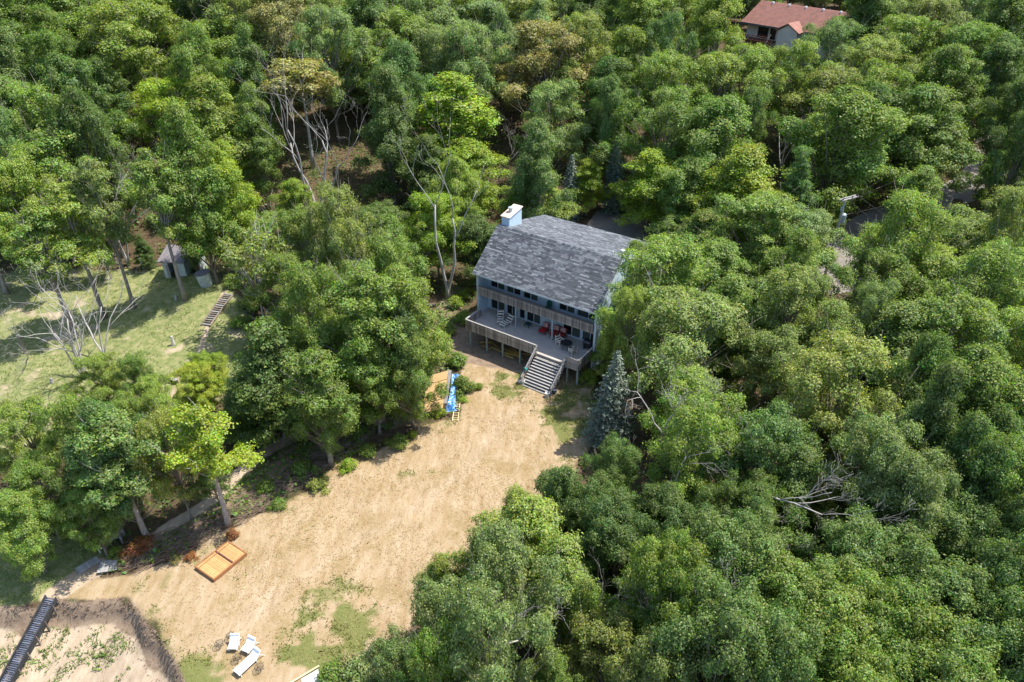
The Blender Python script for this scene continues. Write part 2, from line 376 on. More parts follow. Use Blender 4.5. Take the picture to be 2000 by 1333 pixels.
def part_copy(o, parent, loc=(0, 0, 0), rot=(0, 0, 0)):
    c = o.copy(); COL.objects.link(c); c.parent = parent; c.location = loc; c.rotation_euler = rot; return c
def quad_mesh(name, V, tint, mat):
    n = len(V) // 4; me = bpy.data.meshes.new(name)
    me.vertices.add(n * 4); me.vertices.foreach_set('co', V.astype(np.float32).ravel())
    me.loops.add(n * 4); me.loops.foreach_set('vertex_index', np.arange(n * 4, dtype=np.int32))
    me.polygons.add(n); me.polygons.foreach_set('loop_start', np.arange(0, n * 4, 4, dtype=np.int32))
    if tint is not None:
        a = me.attributes.new('tint', 'FLOAT_COLOR', 'POINT')
        c = np.ones((n * 4, 4), np.float32); c[:, :3] = np.repeat(tint, 4, axis=0); a.data.foreach_set('color', c.ravel())
    me.materials.append(mat); me.update(calc_edges=True); return me
# ------------------------------------------------------------------ the ground sheet
def graded(lo, a, b, hi, step, nout):
    core = np.arange(a, b + step * .5, step)
    l = a - (np.linspace(0, 1, nout + 1)[1:] ** 2.2) * (a - lo); r = core[-1] + (np.linspace(0, 1, nout + 1)[1:] ** 2.2) * (hi - core[-1])
    return np.concatenate([l[::-1], core, r])
gx = graded(-900, -52, 40, 900, .34, 46); gy = graded(-200, 20, 84, 1600, .34, 60)
GX, GY = np.meshgrid(gx, gy); nx, ny = len(gx), len(gy)
GZ = height(GX.ravel(), GY.ravel())
gv = np.stack([GX.ravel(), GY.ravel(), GZ], 1)
me = bpy.data.meshes.new('ground'); me.vertices.add(len(gv)); me.vertices.foreach_set('co', gv.astype(np.float32).ravel())
ii = (np.arange(ny - 1)[:, None] * nx + np.arange(nx - 1)[None, :]).ravel()
q = np.stack([ii, ii + 1, ii + nx + 1, ii + nx], 1).astype(np.int32)
me.loops.add(q.size); me.loops.foreach_set('vertex_index', q.ravel()); me.polygons.add(len(q)); me.polygons.foreach_set('loop_start', np.arange(0, q.size, 4, dtype=np.int32))
mk = masks(gv[:, 0], gv[:, 1])
for nm, ch in (('ma', mk[0:3]), ('mb', mk[3:6])):
    a = me.attributes.new(nm, 'FLOAT_COLOR', 'POINT'); c = np.ones((len(gv), 4), np.float32)
    for k in range(3): c[:, k] = ch[k]
    a.data.foreach_set('color', c.ravel())
me.materials.append(ground_mat()); me.update(calc_edges=True); me.polygons.foreach_set('use_smooth', [True] * len(me.polygons))
tag(link(bpy.data.objects.new('ground', me)), kind='structure')
def strip(name, line, width, mat, dz=.02):
    P = [np.array(p) for p in line]; fine = []
    for a, b in zip(P[:-1], P[1:]):
        n = max(2, int(np.hypot(*(b - a)) / .8)); fine += [a + (b - a) * k / n for k in range(n)]
    fine.append(P[-1]); fine = np.array(fine)
    for _ in range(4): fine[1:-1] = (fine[:-2] + 2 * fine[1:-1] + fine[2:]) / 4
    tg = np.gradient(fine, axis=0); tg /= np.linalg.norm(tg, axis=1)[:, None]; nr = np.stack([-tg[:, 1], tg[:, 0]], 1)
    mb = MB(); K = 7; vs = []
    for i in range(len(fine)):
        for k in range(K):
            p = fine[i] + nr[i] * (k / (K - 1) - .5) * (width(i / len(fine)) if callable(width) else width); vs.append((p[0], p[1], 0))
    vs = np.array(vs); vs[:, 2] = height(vs[:, 0], vs[:, 1]) + dz + .04
    mb.add(vs, [(i * K + k, i * K + k + 1, (i + 1) * K + k + 1, (i + 1) * K + k) for i in range(len(fine) - 1) for k in range(K - 1)])
    return tag(mb.build(name, mat, smooth=True), kind='structure')
strip('driveway', ROAD, lambda u: 6.5 if u < .3 else 5.0, M['asphalt'])
# ------------------------------------------------------------------ trees: prototypes
def leaves(rg, c, nrm, size, aspect=.62, sj=.35):
    n = len(c); nrm = nrm / (np.linalg.norm(nrm, axis=1)[:, None] + 1e-9)
    r = rg.normal(size=(n, 3)); tng = np.cross(nrm, r); tng /= (np.linalg.norm(tng, axis=1)[:, None] + 1e-9); bt = np.cross(nrm, tng)
    L = size * (1 + sj * rg.uniform(-1, 1, n))[:, None] * .5; W = L * aspect; k = nrm * L * .28
    return np.stack([c - tng * L - k, c + bt * W, c + tng * L - k, c - bt * W], 1).reshape(-1, 3)
def tints(rg, n, br=.27, hue=.025):
    t = np.ones((n, 3), np.float32); t[:, 0] = np.clip(1 + br * rg.normal(size=n), .45, 1.9)
    t[:, 1] = .5 + hue * rg.normal(size=n); t[:, 2] = np.clip(1 + .12 * rg.normal(size=n), .6, 1.3); return t
def bez(a, b, c, n=5):
    t = np.linspace(0, 1, n)[:, None]; return (1 - t) ** 2 * a + 2 * t * (1 - t) * b + t * t * c
SHAPES = {'round': lambda t: np.where(t < .34, np.sqrt(np.clip(1 - ((t - .34) / .46) ** 2, .05, 1)), np.clip((1 - ((t - .34) / .70) ** 1.8), .06, 1) ** .75),
          'oak': lambda t: np.where(t < .45, np.sqrt(np.clip(1 - ((t - .45) / .6) ** 2, .05, 1)), np.clip(1 - ((t - .45) / .62) ** 2, .06, 1) ** .62),
          'tall': lambda t: np.clip(1.25 * (1 - t) ** .55 * (t + .12) ** .28, .08, 1),
          'dome': lambda t: np.sqrt(np.clip(1 - t ** 2.2, .02, 1)),
          'cone': lambda t: np.clip(1.05 * (1 - t) ** .8 + .06, .05, 1)}
class Proto: pass
PR = {}
def make_tree(name, seed, R, H, cb, ncl, clr, nleaf, ls, shape, flat=.62, fill=.5, twigs=0, trunk_r=.2, lean=(0, 0), barkm='bark', dup=1.0, lobes=.24, limb=.36):
    """R crown radius, H total height, cb crown base height"""
    rg = np.random.default_rng(seed); mid = (cb + H) / 2; half = (H - cb) / 2
    ph = rg.uniform(0, 6.28, 4); f = SHAPES[shape]; pts = []
    tries = 0; sep = clr * .72
    while len(pts) < ncl and tries < ncl * 60:
        tries += 1
        t = rg.uniform(0, 1) ** .8; a = rg.uniform(0, 2 * PI); rr = math.sqrt(rg.uniform(fill * fill, 1))
        lob = 1 + lobes * .8 * math.sin(3 * a + ph[0] + 4 * t) + lobes * .7 * math.sin(5 * a + ph[1] - 7 * t) + lobes * .5 * math.sin(2 * a + ph[2] + 11 * t)
        r = max(0, R * float(f(np.array(t))) * rr * lob - clr * .35)
        p = np.array([r * math.cos(a) + lean[0] * t * R, r * math.sin(a) + lean[1] * t * R, cb + clr * .3 + t * (H - cb - clr * .75)])
        if all(np.sum(((p - q) * [1, 1, 1.35]) ** 2) > sep * sep for q in pts): pts.append(p)
        elif tries % (ncl * 12) == 0: sep *= .88
    V = []; T = []
    for p in pts:
        rc = clr * rg.uniform(.7, 1.3); n = int(nleaf * (rc / clr) ** 2)
        d = rg.normal(size=(n, 3)); d /= np.linalg.norm(d, axis=1)[:, None]
        d[:, 2] = np.where(rg.uniform(size=n) < .62, np.abs(d[:, 2]), d[:, 2])
        fr = rg.uniform(.35, 1.0, n) ** .6 * (1 + .22 * np.abs(rg.normal(size=n)) * (rg.uniform(size=n) < .35))
        w = 1 + .3 * np.sin(4 * np.arctan2(d[:, 1], d[:, 0]) + rg.uniform(0, 6))
        c = p + d * fr[:, None] * rc * np.stack([w, w, np.full(n, flat)], 1)
        out = (p - [0, 0, mid * .7]); out = out / (np.linalg.norm(out) + 1e-6)
        nr = d * .75 + np.array([0, 0, .38]) + out * .25 + rg.normal(size=(n, 3)) * .42
        V.append(leaves(rg, c, nr, ls)); tt = tints(rg, n); tt[:, 0] *= rg.uniform(.86, 1.14); tt[:, 1] += rg.normal() * .008; T.append(tt)
    V = np.concatenate(V); T = np.concatenate(T)
    P = Proto(); P.R, P.H, P.cb = R, H, cb; P.crown = quad_mesh('crown_' + name, V, T, M['leaf'])
    mb = MB(); top = np.array([lean[0] * R * .7, lean[1] * R * .7, cb + (H - cb) * .72])
    tp = bez(np.zeros(3), np.array([rg.normal() * .25, rg.normal() * .25, cb * .8]), top, 9)
    tr = np.linspace(1, .16, 9) * trunk_r; tr[0] *= 1.35; mb.tube(tp, tr, 8)
    for p in pts:
        if rg.uniform() > .7: continue
        zs = np.clip(cb * .85 + (p[2] - cb) * .55 - .4, cb * .7, top[2] * .98); u = zs / top[2]; k = min(7, int(u * 8)); s = tp[k] + (tp[k + 1] - tp[k]) * (u * 8 - k)
        m_ = s + (p - s) * .5 + np.array([0, 0, -.25 + .3 * rg.normal()]); mb.tube(bez(s, m_, p, 5), np.linspace(trunk_r * limb, .02, 5), 5)
        if twigs and rg.uniform() < twigs:
            for _ in range(3):
                d = (p - s); d = d / (np.linalg.norm(d) + 1e-6) + rg.normal(size=3) * .45; d[2] += .25
                e = p + d * clr * rg.uniform(.9, 1.7); mb.tube(bez(p, p + d * clr * .5 + rg.normal(size=3) * .15, e, 4), np.linspace(.035, .008, 4), 4)
    P.trunk = mb.mesh('trunk_' + name, M[barkm], True); PR[name] = P; return P
for i in range(5): make_tree('broad%d' % i, 10 + i, 4.2, 14, 2.6, 84, .95, 600, .185, 'round', flat=.8, fill=.5, lobes=.4)
for i in range(3): make_tree('broad%d' % (5 + i), 120 + i, 3.7, 16, 2.6, 88, .95, 580, .185, 'tall', flat=.8, fill=.5, lobes=.4)
for i in range(4): make_tree('oak%d' % i, 30 + i, 4.6, 13, 3.4, 84, .86, 430, .18, 'oak', flat=.75, twigs=.5, fill=.42, lobes=.36)
for i in range(2): make_tree('tall%d' % i, 50 + i, 3.2, 17, 3.5, 80, 1.0, 480, .21, 'tall', flat=.62, lobes=.3)
for i in range(3): make_tree('dense%d' % i, 60 + i, 4.6, 13, 3.0, 150, .80, 470, .16, 'oak', flat=.75, fill=.5, lobes=.42)
for i in range(2): make_tree('tier%d' % i, 70 + i, 3.6, 11, 1.2, 84, 1.0, 460, .2, 'cone', flat=.42, fill=.45, lobes=.3)
for i in range(2): make_tree('sparse%d' % i, 75 + i, 3.6, 12, 4.5, 30, 1.0, 150, .28, 'oak', flat=.5, twigs=.9, fill=.5, barkm='deadwood', trunk_r=.16)
for i in range(3): make_tree('stand%d' % i, 110 + i, 2.7, 15, 6.6, 40, .82, 380, .19, 'round', flat=.6, fill=.35, twigs=.3, trunk_r=.26, barkm='greybark', lobes=.4, limb=.2)
for i in range(3): make_tree('shrub%d' % i, 80 + i, 1.25, 1.7, .15, 22, .5, 130, .17, 'dome', flat=.75, trunk_r=.05)
make_tree('topheavy', 90, 3.8, 14, 9.3, 30, 1.0, 240, .28, 'oak', flat=.5, twigs=.5, barkm='palebark', trunk_r=.2)
def spruce(name, seed, R, H, lev, nb, npr, ls):
    rg = np.random.default_rng(seed); V = []; T = []
    for i in range(lev):
        u = (i + .5) / lev; z = .06 * H + .93 * H * u ** .92; L = R * (1 - u) ** .82 + .12; n = max(4, int(nb * (1 - .55 * u))); a0 = rg.uniform(0, 6.28)
        for k in range(n):
            a = a0 + 2 * PI * k / n + rg.normal() * .12; l = L * rg.uniform(.78, 1.12); m = max(5, int(npr * l / R))
            s = rg.uniform(.12, 1, m) ** .75; wd = (.42 * (1 - s) + .1) * l * .75
            off = rg.uniform(-1, 1, m) * wd
            x = l * s * math.cos(a) - off * math.sin(a); y = l * s * math.sin(a) + off * math.cos(a)
            zz = z - .32 * l * s ** 1.3 + .16 * l * s ** 3 - np.abs(off) * .18 + rg.normal(size=m) * .04
            c = np.stack([x, y, zz], 1); nr = np.stack([np.full(m, .35 * math.cos(a)), np.full(m, .35 * math.sin(a)), np.full(m, .8)], 1) + rg.normal(size=(m, 3)) * .35
            V.append(leaves(rg, c, nr, ls, .42)); tt = tints(rg, m, .2, .012); tt[:, 0] *= .8 + .4 * s; T.append(tt)
    P = Proto(); P.R, P.H, P.cb = R, H, .1; P.crown = quad_mesh('crown_' + name, np.concatenate(V), np.concatenate(T), M['needle'])
    mb = MB(); mb.tube([(0, 0, 0), (0, 0, H * .5), (0, 0, H * .97)], [.16, .09, .02], 7); P.trunk = mb.mesh('trunk_' + name, M['bark'], True); PR[name] = P
spruce('spruce0', 101, 2.1, 9, 34, 13, 44, .21); spruce('spruce1', 102, 1.6, 9.5, 34, 12, 34, .2)
def dead_mesh(name, seed, H, spread, stems, order=4, mat='deadwood', r0=.15, upb=.55, start=.3, dens=1.0, az=None):
    rg = np.random.default_rng(seed); mb = MB()
    def grow(p, d, L, r, o):
        n = 6; pts = [p]; dd = d
        for i in range(n):
            dd = dd + rg.normal(size=3) * .13 + np.array([0, 0, .045 * upb]); dd = dd / np.linalg.norm(dd); pts.append(pts[-1] + dd * L / n)
        mb.tube(pts, np.linspace(r, r * .42 if o > 1 else .006, n + 1), 6 if o > 2 else 4)
        if o <= 1: return
        m = int((3 + rg.integers(0, 3)) * dens)
        for k in range(m):
            u = rg.uniform(start, 1.0) if k else 1.0; i = min(n - 1, int(u * n)); q = pts[i] + (pts[i + 1] - pts[i]) * (u * n - i)
            t = pts[i + 1] - pts[i]; t = t / np.linalg.norm(t); s = rg.normal(size=3); s -= t * (s @ t); s /= np.linalg.norm(s)
            nd = t * rg.uniform(.55, 1) + s * rg.uniform(.5, 1.0) * spread + np.array([0, 0, .18 * upb]); nd /= np.linalg.norm(nd)
            grow(q, nd, L * rg.uniform(.4, .68), r * (1 - .5 * u) * .58, o - 1)
    for k in range(stems):
        a = az if az is not None and k == 0 else rg.uniform(0, 6.28); d = np.array([math.cos(a) * .33 * spread, math.sin(a) * .33 * spread, 1.]) if stems > 1 else np.array([0, 0, 1.])
        grow(np.zeros(3), d / np.linalg.norm(d), H * rg.uniform(.5, .68), r0 * rg.uniform(.8, 1.1), order)
    return mb.mesh('dead_' + name, M[mat], True)
DEAD = {'fan': dead_mesh('fan', 201, 9, 1.0, 4, 5, r0=.10, dens=.85, upb=.7), 'snag': dead_mesh('snag', 202, 9, .6, 3, 5, r0=.10, dens=.75, upb=.9), 'twig': dead_mesh('twig', 203, 8, 1.1, 3, 5, dens=.95, r0=.085),
        'pole': dead_mesh('pole', 204, 13, .5, 2, 5, r0=.14, start=.5, dens=.7, upb=.9), 'bare': dead_mesh('bare', 205, 12, .8, 4, 5, 'deadwood', r0=.13, start=.4, dens=.75, upb=.9),
        'limb': dead_mesh('limb', 206, 8, .9, 1, 5, r0=.075, start=.25, dens=1.0)}
# ------------------------------------------------------------------ trees: placing
PAL = {'M': (.132, .215, .034), 'B': (.155, .235, .075), 'O': (.185, .245, .055), 'Y': (.195, .295, .020), 'D': (.088, .155, .030), 'L': (.175, .262, .042),
       'G': (.108, .188, .044), 'T': (.23, .235, .070), 'S': (.125, .165, .125), 'K': (.065, .12, .095), 'Q': (.13, .16, .014), 'V': (.235, .32, .020), 'R': (.26, .12, .04)}
WORD = {'M': 'mid green', 'B': 'pale grey-green', 'O': 'olive green', 'Y': 'bright yellow-green', 'D': 'dark green', 'L': 'light green', 'G': 'cool green', 'T': 'tan olive',
        'S': 'blue-grey', 'K': 'dark blue-green', 'Q': 'mossy yellow', 'V': 'yellow-leaved', 'R': 'rusty brown'}
KIND = {'broad': ('broadleaf tree', 'broadleaf_tree'), 'oak': ('open-crowned oak', 'oak_tree'), 'tall': ('tall tree', 'tall_tree'), 'dense': ('round-topped tree', 'dense_tree'),
        'tier': ('layered tree', 'layered_tree'), 'sparse': ('half-bare tree', 'half_bare_tree'), 'shrub': ('shrub', 'shrub'), 'stand': ('high-crowned tree', 'high_crowned_tree'), 'topheavy': ('half-dead tree with leaves only at its top', 'half_dead_tree'), 'spruce': ('spruce', 'spruce_tree')}
rnd = random.Random(5); TREES = []; LABELQ = []
def zone(px, py):
    if py < 200:
        if px < 380: return 'in the top left corner'
        if px < 700: return 'above the bare-topped tree'
        if px < 1000: return 'high behind the chimney'
        if px < 1400: return 'left of the red-roofed house'
        if px < 1680: return 'below the red-roofed house'
        return 'right of the red-roofed house'
    if py < 460:
        if px < 300: return 'behind the dune clearing'
        if px < 560: return 'behind the small shed'
        if px < 780: return 'beside the bare-topped tree'
        if px < 1000: return 'behind the chimney'
        if px < 1300: return 'behind the grey roof'
        if px < 1640: return 'left of the utility pole'
        return 'right of the utility pole'
    if px < 480: return 'above the bluff steps' if py > 680 else 'on the dune clearing'
    if px < 900: return 'left of the dry lawn'
    if px < 1460:
        if py < 740: return 'beside the white end wall'
        return 'along the right lawn edge' if py < 960 else ('at the lawn bottom right' if px < 1200 else 'below the dead branches')
    if py < 720: return 'beside the right driveway' if px < 1700 else 'below the utility pole'
    return 'far right of the lawn' if py < 960 else 'in the bottom right corner'
def place(kind, x, y, R, H, colk, px, py, label=None, z=None, tilt=None):
    base = kind.rstrip('0123456789')
    if kind == base:
        opts = [k for k in PR if k.rstrip('0123456789') == base]; kind = rnd.choice(opts)
    P = PR[kind]; z = hz(x, y) if z is None else z
    word, nm = KIND[base]
    root = empty(nm, (x, y, z - .06), rnd.uniform(0, 2 * PI), label, 'shrub' if base == 'shrub' else 'tree')
    if tilt: root.rotation_euler = (tilt[0], tilt[1], root.rotation_euler.z)
    root.scale = (R / P.R, R / P.R * rnd.uniform(.93, 1.07), H / P.H)
    t = link(bpy.data.objects.new('trunk', P.trunk), root); c = link(bpy.data.objects.new('crown', P.crown), root)
    k0 = np.array(PAL[colk]); k0 = (k0 * .95 + k0.mean() * .05) * np.array([1.34, 1.22, 1.15]); k = k0 * rnd.uniform(.88, 1.13) * np.array([rnd.uniform(.94, 1.07), 1, rnd.uniform(.9, 1.12)]); c.color = (*k, 1)
    LABELQ.append((root, label, WORD[colk], word, zone(px, py), px, py)); TREES.append((x, y, R)); return root
SPOTS = [(at(a, b, z), a, b) for a, b, z in ((1652, 390, 10), (1665, 378, 10), (1645, 420, 7), (1640, 440, 6), (1636, 455, 4), (1700, 400, 8), (1480, 60, 13), (1520, 40, 15), (1560, 50, 15), (1600, 40, 16), 
    (1180, 435, 0), (1240, 450, 0), (1630, 515, 0), (1632, 560, 0), (1618, 540, 0), (1640, 535, 0), (1628, 580, 0), (1870, 395, 0), (1930, 320, 2), (1108, 375, 5), (1110, 400, 2), (1195, 350, 5), (1108, 340, 8), (1195, 320, 8), (345, 510, 1.5), (385, 500, 1.5), (405, 540, 1),
    (430, 595, 0), (400, 650, 0), (350, 720, 0), (300, 640, 0), (862, 745, 1), (850, 785, .6), (885, 740, .2), (882, 790, .2), (560, 240, 9), (605, 300, 6), (660, 270, 8), (540, 225, 10), (618, 370, 2),
    (100, 560, 6), (150, 640, 4), (230, 600, 4), (865, 400, 9), (870, 520, 3), (875, 580, 0), (700, 860, 0), (560, 960, 0), (600, 900, 0), (770, 380, 0), (500, 400, 0), (430, 490, 0), (940, 560, 5), (960, 450, 9), 
    (1168, 640, 4), (1176, 600, 6),   (1180, 790, 2), (500, 890, 0), (460, 935, 0), (350, 1010, 0), (435, 960, 2.5), (275, 1020, 1.5), (345, 480, 5), (255, 550, 2), (190, 560, 2), (60, 1110, 0), (130, 1085, 0), (160, 1100, 0), (190, 1105, 0), (220, 1112, 0), (228, 1058, .5), (60, 1150, 0), (1205, 740, 4), (1195, 820, 1), (1215, 700, 6), (1228, 760, 3.5), (1222, 810, 2), (1205, 800, 3),
    (1230, 960, 6), (1330, 950, 6), (1560, 1020, 5), (1300, 790, 11), (1090, 1240, 5), (1010, 260, 6), (985, 310, 3), (1120, 880, 0), (1090, 830, 0), (1045, 950, 0), (1530, 240, 9), (1525, 290, 5), (200, 470, 6), (250, 260, 10), (260, 200, 13), (1420, 785, 0), (170, 520, 4))]
def conflicts(x, y, z, R, H):
    c = np.array([x, y, z + .62 * H]); dc = depth(c)
    if dc < 2: return False
    cx = 1000 + F_PX * c[0] / dc; cyy = 666.5 - F_PX * float((c - [0, 0, CAM_H]) @ _U) / dc; rx = R * F_PX / dc; ry = (.36 * H * .84 + R * .3) * F_PX / dc
    for p, a, b in SPOTS:
        if depth(p) > dc + .5 and ((a - cx) / rx) ** 2 + ((b - cyy) / ry) ** 2 < .92: return True
    return False
DROP = [0]
DEFH = {'broad': 14, 'oak': 13, 'tall': 17, 'dense': 12.5, 'tier': 11, 'sparse': 12, 'topheavy': 14.5, 'spruce': 9}
def crown_at(px, py, wpx, kind, colk, H=None, label=None):
    base = kind.rstrip('0123456789'); H = (H or DEFH[base] * (1.28 if py < 480 else 1.0)) * rnd.uniform(.86, 1.14); hc = .66 * H
    p = ground(px, py, hc); R = wpx / 2 * depth((p[0], p[1], p[2] + hc)) / F_PX * (.90 if 470 < px < 900 and py > 380 else 1.05)
    if label is None:
        R0, H0 = R, H
        for sh_ in (1, .88, .76, .66):
            R, H = R0 * sh_, H0 * (.5 + .5 * sh_)
            if not conflicts(p[0], p[1], p[2], R, H): break
        else: DROP[0] += 1; return None
    return place(kind, p[0], p[1], R, H, colk, px, py, label, p[2])
def base_at(px, py, R, kind, colk, H, label=None, tilt=None):
    p = ground(px, py); return place(kind, p[0], p[1], R, H, colk, px, py - 100, label, p[2], tilt)
C = """20 70 150 broad D;60 20 150 broad M;20 150 150 broad G;150 45 190 oak L;105 95 120 broad M;255 95 190 oak L 16;310 35 120 broad Y;215 20 120 broad M;400 20 130 broad D;440 105 170 oak L;480 35 160 oak O;390 150 110 broad M
30 235 160 broad B;110 150 110 oak M;90 265 170 oak M;120 340 200 oak L;335 225 150 oak Y 16;415 245 160 broad L 15;435 345 150 broad Y;40 400 150 oak L;100 440 150 oak M;180 430 110 oak L;200 165 130 broad D;155 215 140 broad D;170 285 120 broad D;490 150 100 broad D;495 240 100 broad M;20 320 120 oak G;370 330 130 broad M
545 55 160 oak T;620 40 140 oak O;560 130 120 oak O;640 110 130 oak B;700 125 170 oak L;690 215 160 broad M;725 55 120 broad D;780 95 150 oak L;830 60 160 oak B;885 35 140 oak L;940 60 150 oak B;860 130 140 oak B;720 285 150 tall D;780 180 120 broad G;660 290 130 broad D;920 140 130 oak B;760 240 120 broad D;560 270 120 broad D;520 320 110 broad M
1020 50 150 oak O;1060 125 190 oak T;1085 215 180 oak B;1005 180 120 oak L;1140 35 120 broad D;1130 290 150 broad D;1050 300 140 broad G;1130 110 120 oak O;1240 60 105 tall L;1225 130 110 broad L;1335 40 130 oak L;1400 55 130 broad L;1300 110 100 oak G;1190 190 120 broad D;1290 185 140 oak L;1300 260 170 oak M;1400 185 160 oak L;1455 160 130 oak L;1395 280 180 broad M;1275 345 170 broad Y 12;1450 370 190 broad Y 13;1350 370 130 broad M 11;1180 260 110 broad D;1000 290 110 broad D
1550 155 120 oak L;1625 105 130 oak B;1700 55 150 oak M;1700 15 100 broad D;1765 105 150 oak L;1690 145 150 oak O;1630 200 170 oak O;1640 275 200 broad M;1560 340 130 tier G 15;1805 70 150 oak O;1870 40 140 oak B;1955 55 140 broad G;1885 125 140 oak M;1840 175 150 broad M;1790 255 190 broad M;1835 325 170 broad G;1750 330 150 broad D;1945 150 130 broad G;1975 235 110 broad D;1965 355 110 oak B 9;1490 140 90 oak L 10;1500 230 140 oak L;1560 230 130 oak M;1700 250 120 broad D;1990 300 100 broad D;1930 240 90 broad G;1700 210 130 oak L;1760 20 140 broad D
425 440 140 oak O 10;575 395 95 broad Y 8;495 525 150 sparse O 11;545 480 130 oak L 10;600 480 160 oak M;660 470 150 oak O;738 450 150 dense G 10;760 545 140 oak L;700 600 170 oak M 14;790 630 170 broad L 14;805 710 160 broad M 13;610 610 160 oak M;640 690 150 oak M 12;525 705 200 tier D 12;475 760 120 tier G 8;620 770 140 broad M 11;570 560 140 oak L 11;720 680 140 broad M 12;850 440 135 oak Y 11;1040 385 130 broad L 9;1150 335 130 broad Y 10;925 470 110 broad D 10;965 340 120 broad D;835 330 110 broad D 12;1090 300 110 broad D;870 690 80 broad D 7;690 530 140 oak O;590 700 110 broad M 9
195 740 90 oak L 7;268 735 75 oak M 6.5;60 850 140 oak L 9;150 860 120 oak L 10;215 880 140 broad G 11;330 885 110 oak O 9;300 800 90 oak L 8;385 745 100 dense V 6;400 720 70 dense Y 5;70 960 120 oak M 8;110 1015 120 oak L 7;40 1020 110 broad L 7;190 945 120 broad G 9;265 915 110 oak M 9;465 800 80 broad D 6;170 1000 90 broad M 7;405 905 80 broad D 6;250 830 90 oak L 8
1296 560 205 oak L 15;1246 540 100 oak L 11;1232 645 105 oak L 12;1330 670 220 oak O 14;1400 530 150 broad M 11;1480 455 200 oak L 11;1560 475 150 oak B 11;1540 600 230 oak O 14;1640 655 180 oak O 13;1510 720 150 oak O 11;1640 775 220 oak O 14;1700 860 150 oak O 12;1270 700 150 oak M 12;1420 620 150 broad M 11;1380 460 130 broad M 10;1600 440 100 oak O 9;1430 760 110 oak O 8;1560 850 110 oak O 9;1375 800 90 broad D 8
1760 470 190 oak L;1870 480 180 oak O;1965 470 130 oak O;1720 560 170 oak M;1820 570 190 oak L;1930 580 180 oak L;1745 680 180 broad M;1850 680 200 oak M;1965 690 170 oak L;1785 770 150 broad D;1880 800 190 broad M;1975 830 150 broad G;1810 850 140 broad D;1680 480 110 oak L 11;1700 640 110 oak B;1900 400 100 oak L 8;1990 560 120 oak M;1930 900 150 broad D;1860 930 130 broad D
1345 805 180 oak L 12;1270 900 240 oak M 13;1205 915 100 oak G 8;1360 880 160 oak L 12;1100 960 150 broad G 10;1490 900 180 oak G 13;1620 970 150 broad Q 12;1700 920 170 oak B 13;1770 900 150 oak B;1760 1000 180 dense B;1550 950 130 broad G 11;1180 1000 180 dense D 9
1200 1070 170 dense D 10;1340 1070 190 dense D 10;1290 1000 160 broad D 10;1430 1140 220 dense G;1560 1080 200 dense G 12;1680 1120 230 dense G;1800 1030 190 dense G;1890 1090 220 dense G;1965 990 180 dense M;1960 1200 210 dense G;1830 1230 250 dense G;1690 1260 230 dense M;1560 1230 240 dense M;1410 1290 230 dense G;1290 1180 180 dense M;1500 1340 220 dense G;1660 1370 230 dense M;1830 1370 240 dense M;1980 1330 220 dense G;1450 1020 150 dense D 10;1890 980 140 broad D;1980 1090 140 dense D
1020 1065 190 broad L 12;1095 1130 170 broad L 11;945 1120 130 broad L 10;865 1150 130 broad L 9;985 1160 190 oak B 13;880 1230 190 oak B 13;1080 1220 150 oak M 12;955 1290 200 oak B 13;770 1320 150 oak B 10;1140 1190 130 broad L 10;1190 1290 170 oak O 11;1260 1260 150 oak M 10;850 1330 160 oak M 11;1080 1320 160 broad M 11;1280 1340 160 oak O 10;1010 1000 90 broad L 7"""
for row in C.replace('\n', ';').split(';'):
    a = row.split(); tr_ = crown_at(float(a[0]), float(a[1]), float(a[2]), a[3], a[4], float(a[5]) if len(a) > 5 else None)
    if a[0] == '1296' and tr_: tr_.rotation_euler.z += 2.4      # keep its long limb off the roof
crown_at(880, 230, 165, 'tall0', 'Y', 19, 'tall glowing yellow-green maple standing upright behind the house chimney')
crown_at(905, 330, 150, 'broad1', 'Y', 13, 'lower yellow-green maple in front of the tall glowing one behind the chimney')
crown_at(590, 190, 150, 'topheavy', 'T', 15, 'half-dead tree with bare pale stems and tan-green leaves at its top')
base_at(447, 1027, 2.5, 'stand0', 'V', 11.5, 'bright yellow-leaved tree with a pale trunk beside the brush strip')
base_at(290, 1055, 2.6, 'stand1', 'G', 12, 'dark green tree with a thick grey trunk beside the leaning board')
base_at(362, 586, 2.7, 'stand2', 'L', 17, 'tall-trunked tree standing in front of the small shed')
base_at(262, 602, 2.4, 'stand1', 'O', 17, 'tall thin tree on the dune, second trunk left of the shed')
base_at(204, 622, 2.8, 'stand0', 'L', 15.5, 'light green tree on the dune, third trunk left of the shed')
base_at(146, 655, 2.9, 'stand2', 'L', 14.5, 'olive tree with a grey trunk directly behind the dead white tree')
base_at(14, 574, 2.6, 'stand1', 'M', 15, 'tree with a leaning trunk at the left border of the dune')
base_at(217, 545, 1.6, 'broad0', 'D', 10, 'slim dark-stemmed tree behind the row of dune trunks')
base_at(290, 525, 1.2, 'tier0', 'D', 4.5, 'small dark bushy sapling left of the shed')
base_at(385, 535, .8, 'broad4', 'M', 5.0, 'small leafy sapling growing against the front of the shed')
base_at(747, 830, 3.0, 'stand0', 'M', 15.5, 'big green tree with a dark trunk left of the plywood lean-to', (0, 0))
base_at(806, 834, 1.5, 'stand2', 'G', 12.5, 'green tree whose short trunk stands beside the plywood lean-to')
base_at(647, 908, 2.4, 'stand1', 'M', 11.5, 'green tree with a grey trunk at the edge of the brush strip')
base_at(1190, 862, 2.3, 'spruce0', 'S', 9.6, 'blue spruce beside the right corner of the deck')
base_at(1112, 425, 1.9, 'spruce1', 'S', 9, 'blue-grey spruce rising behind the roof, left of the green maple')
base_at(1195, 415, 2.0, 'spruce0', 'K', 11, 'dark blue-green spruce behind the roof, right of the green maple')
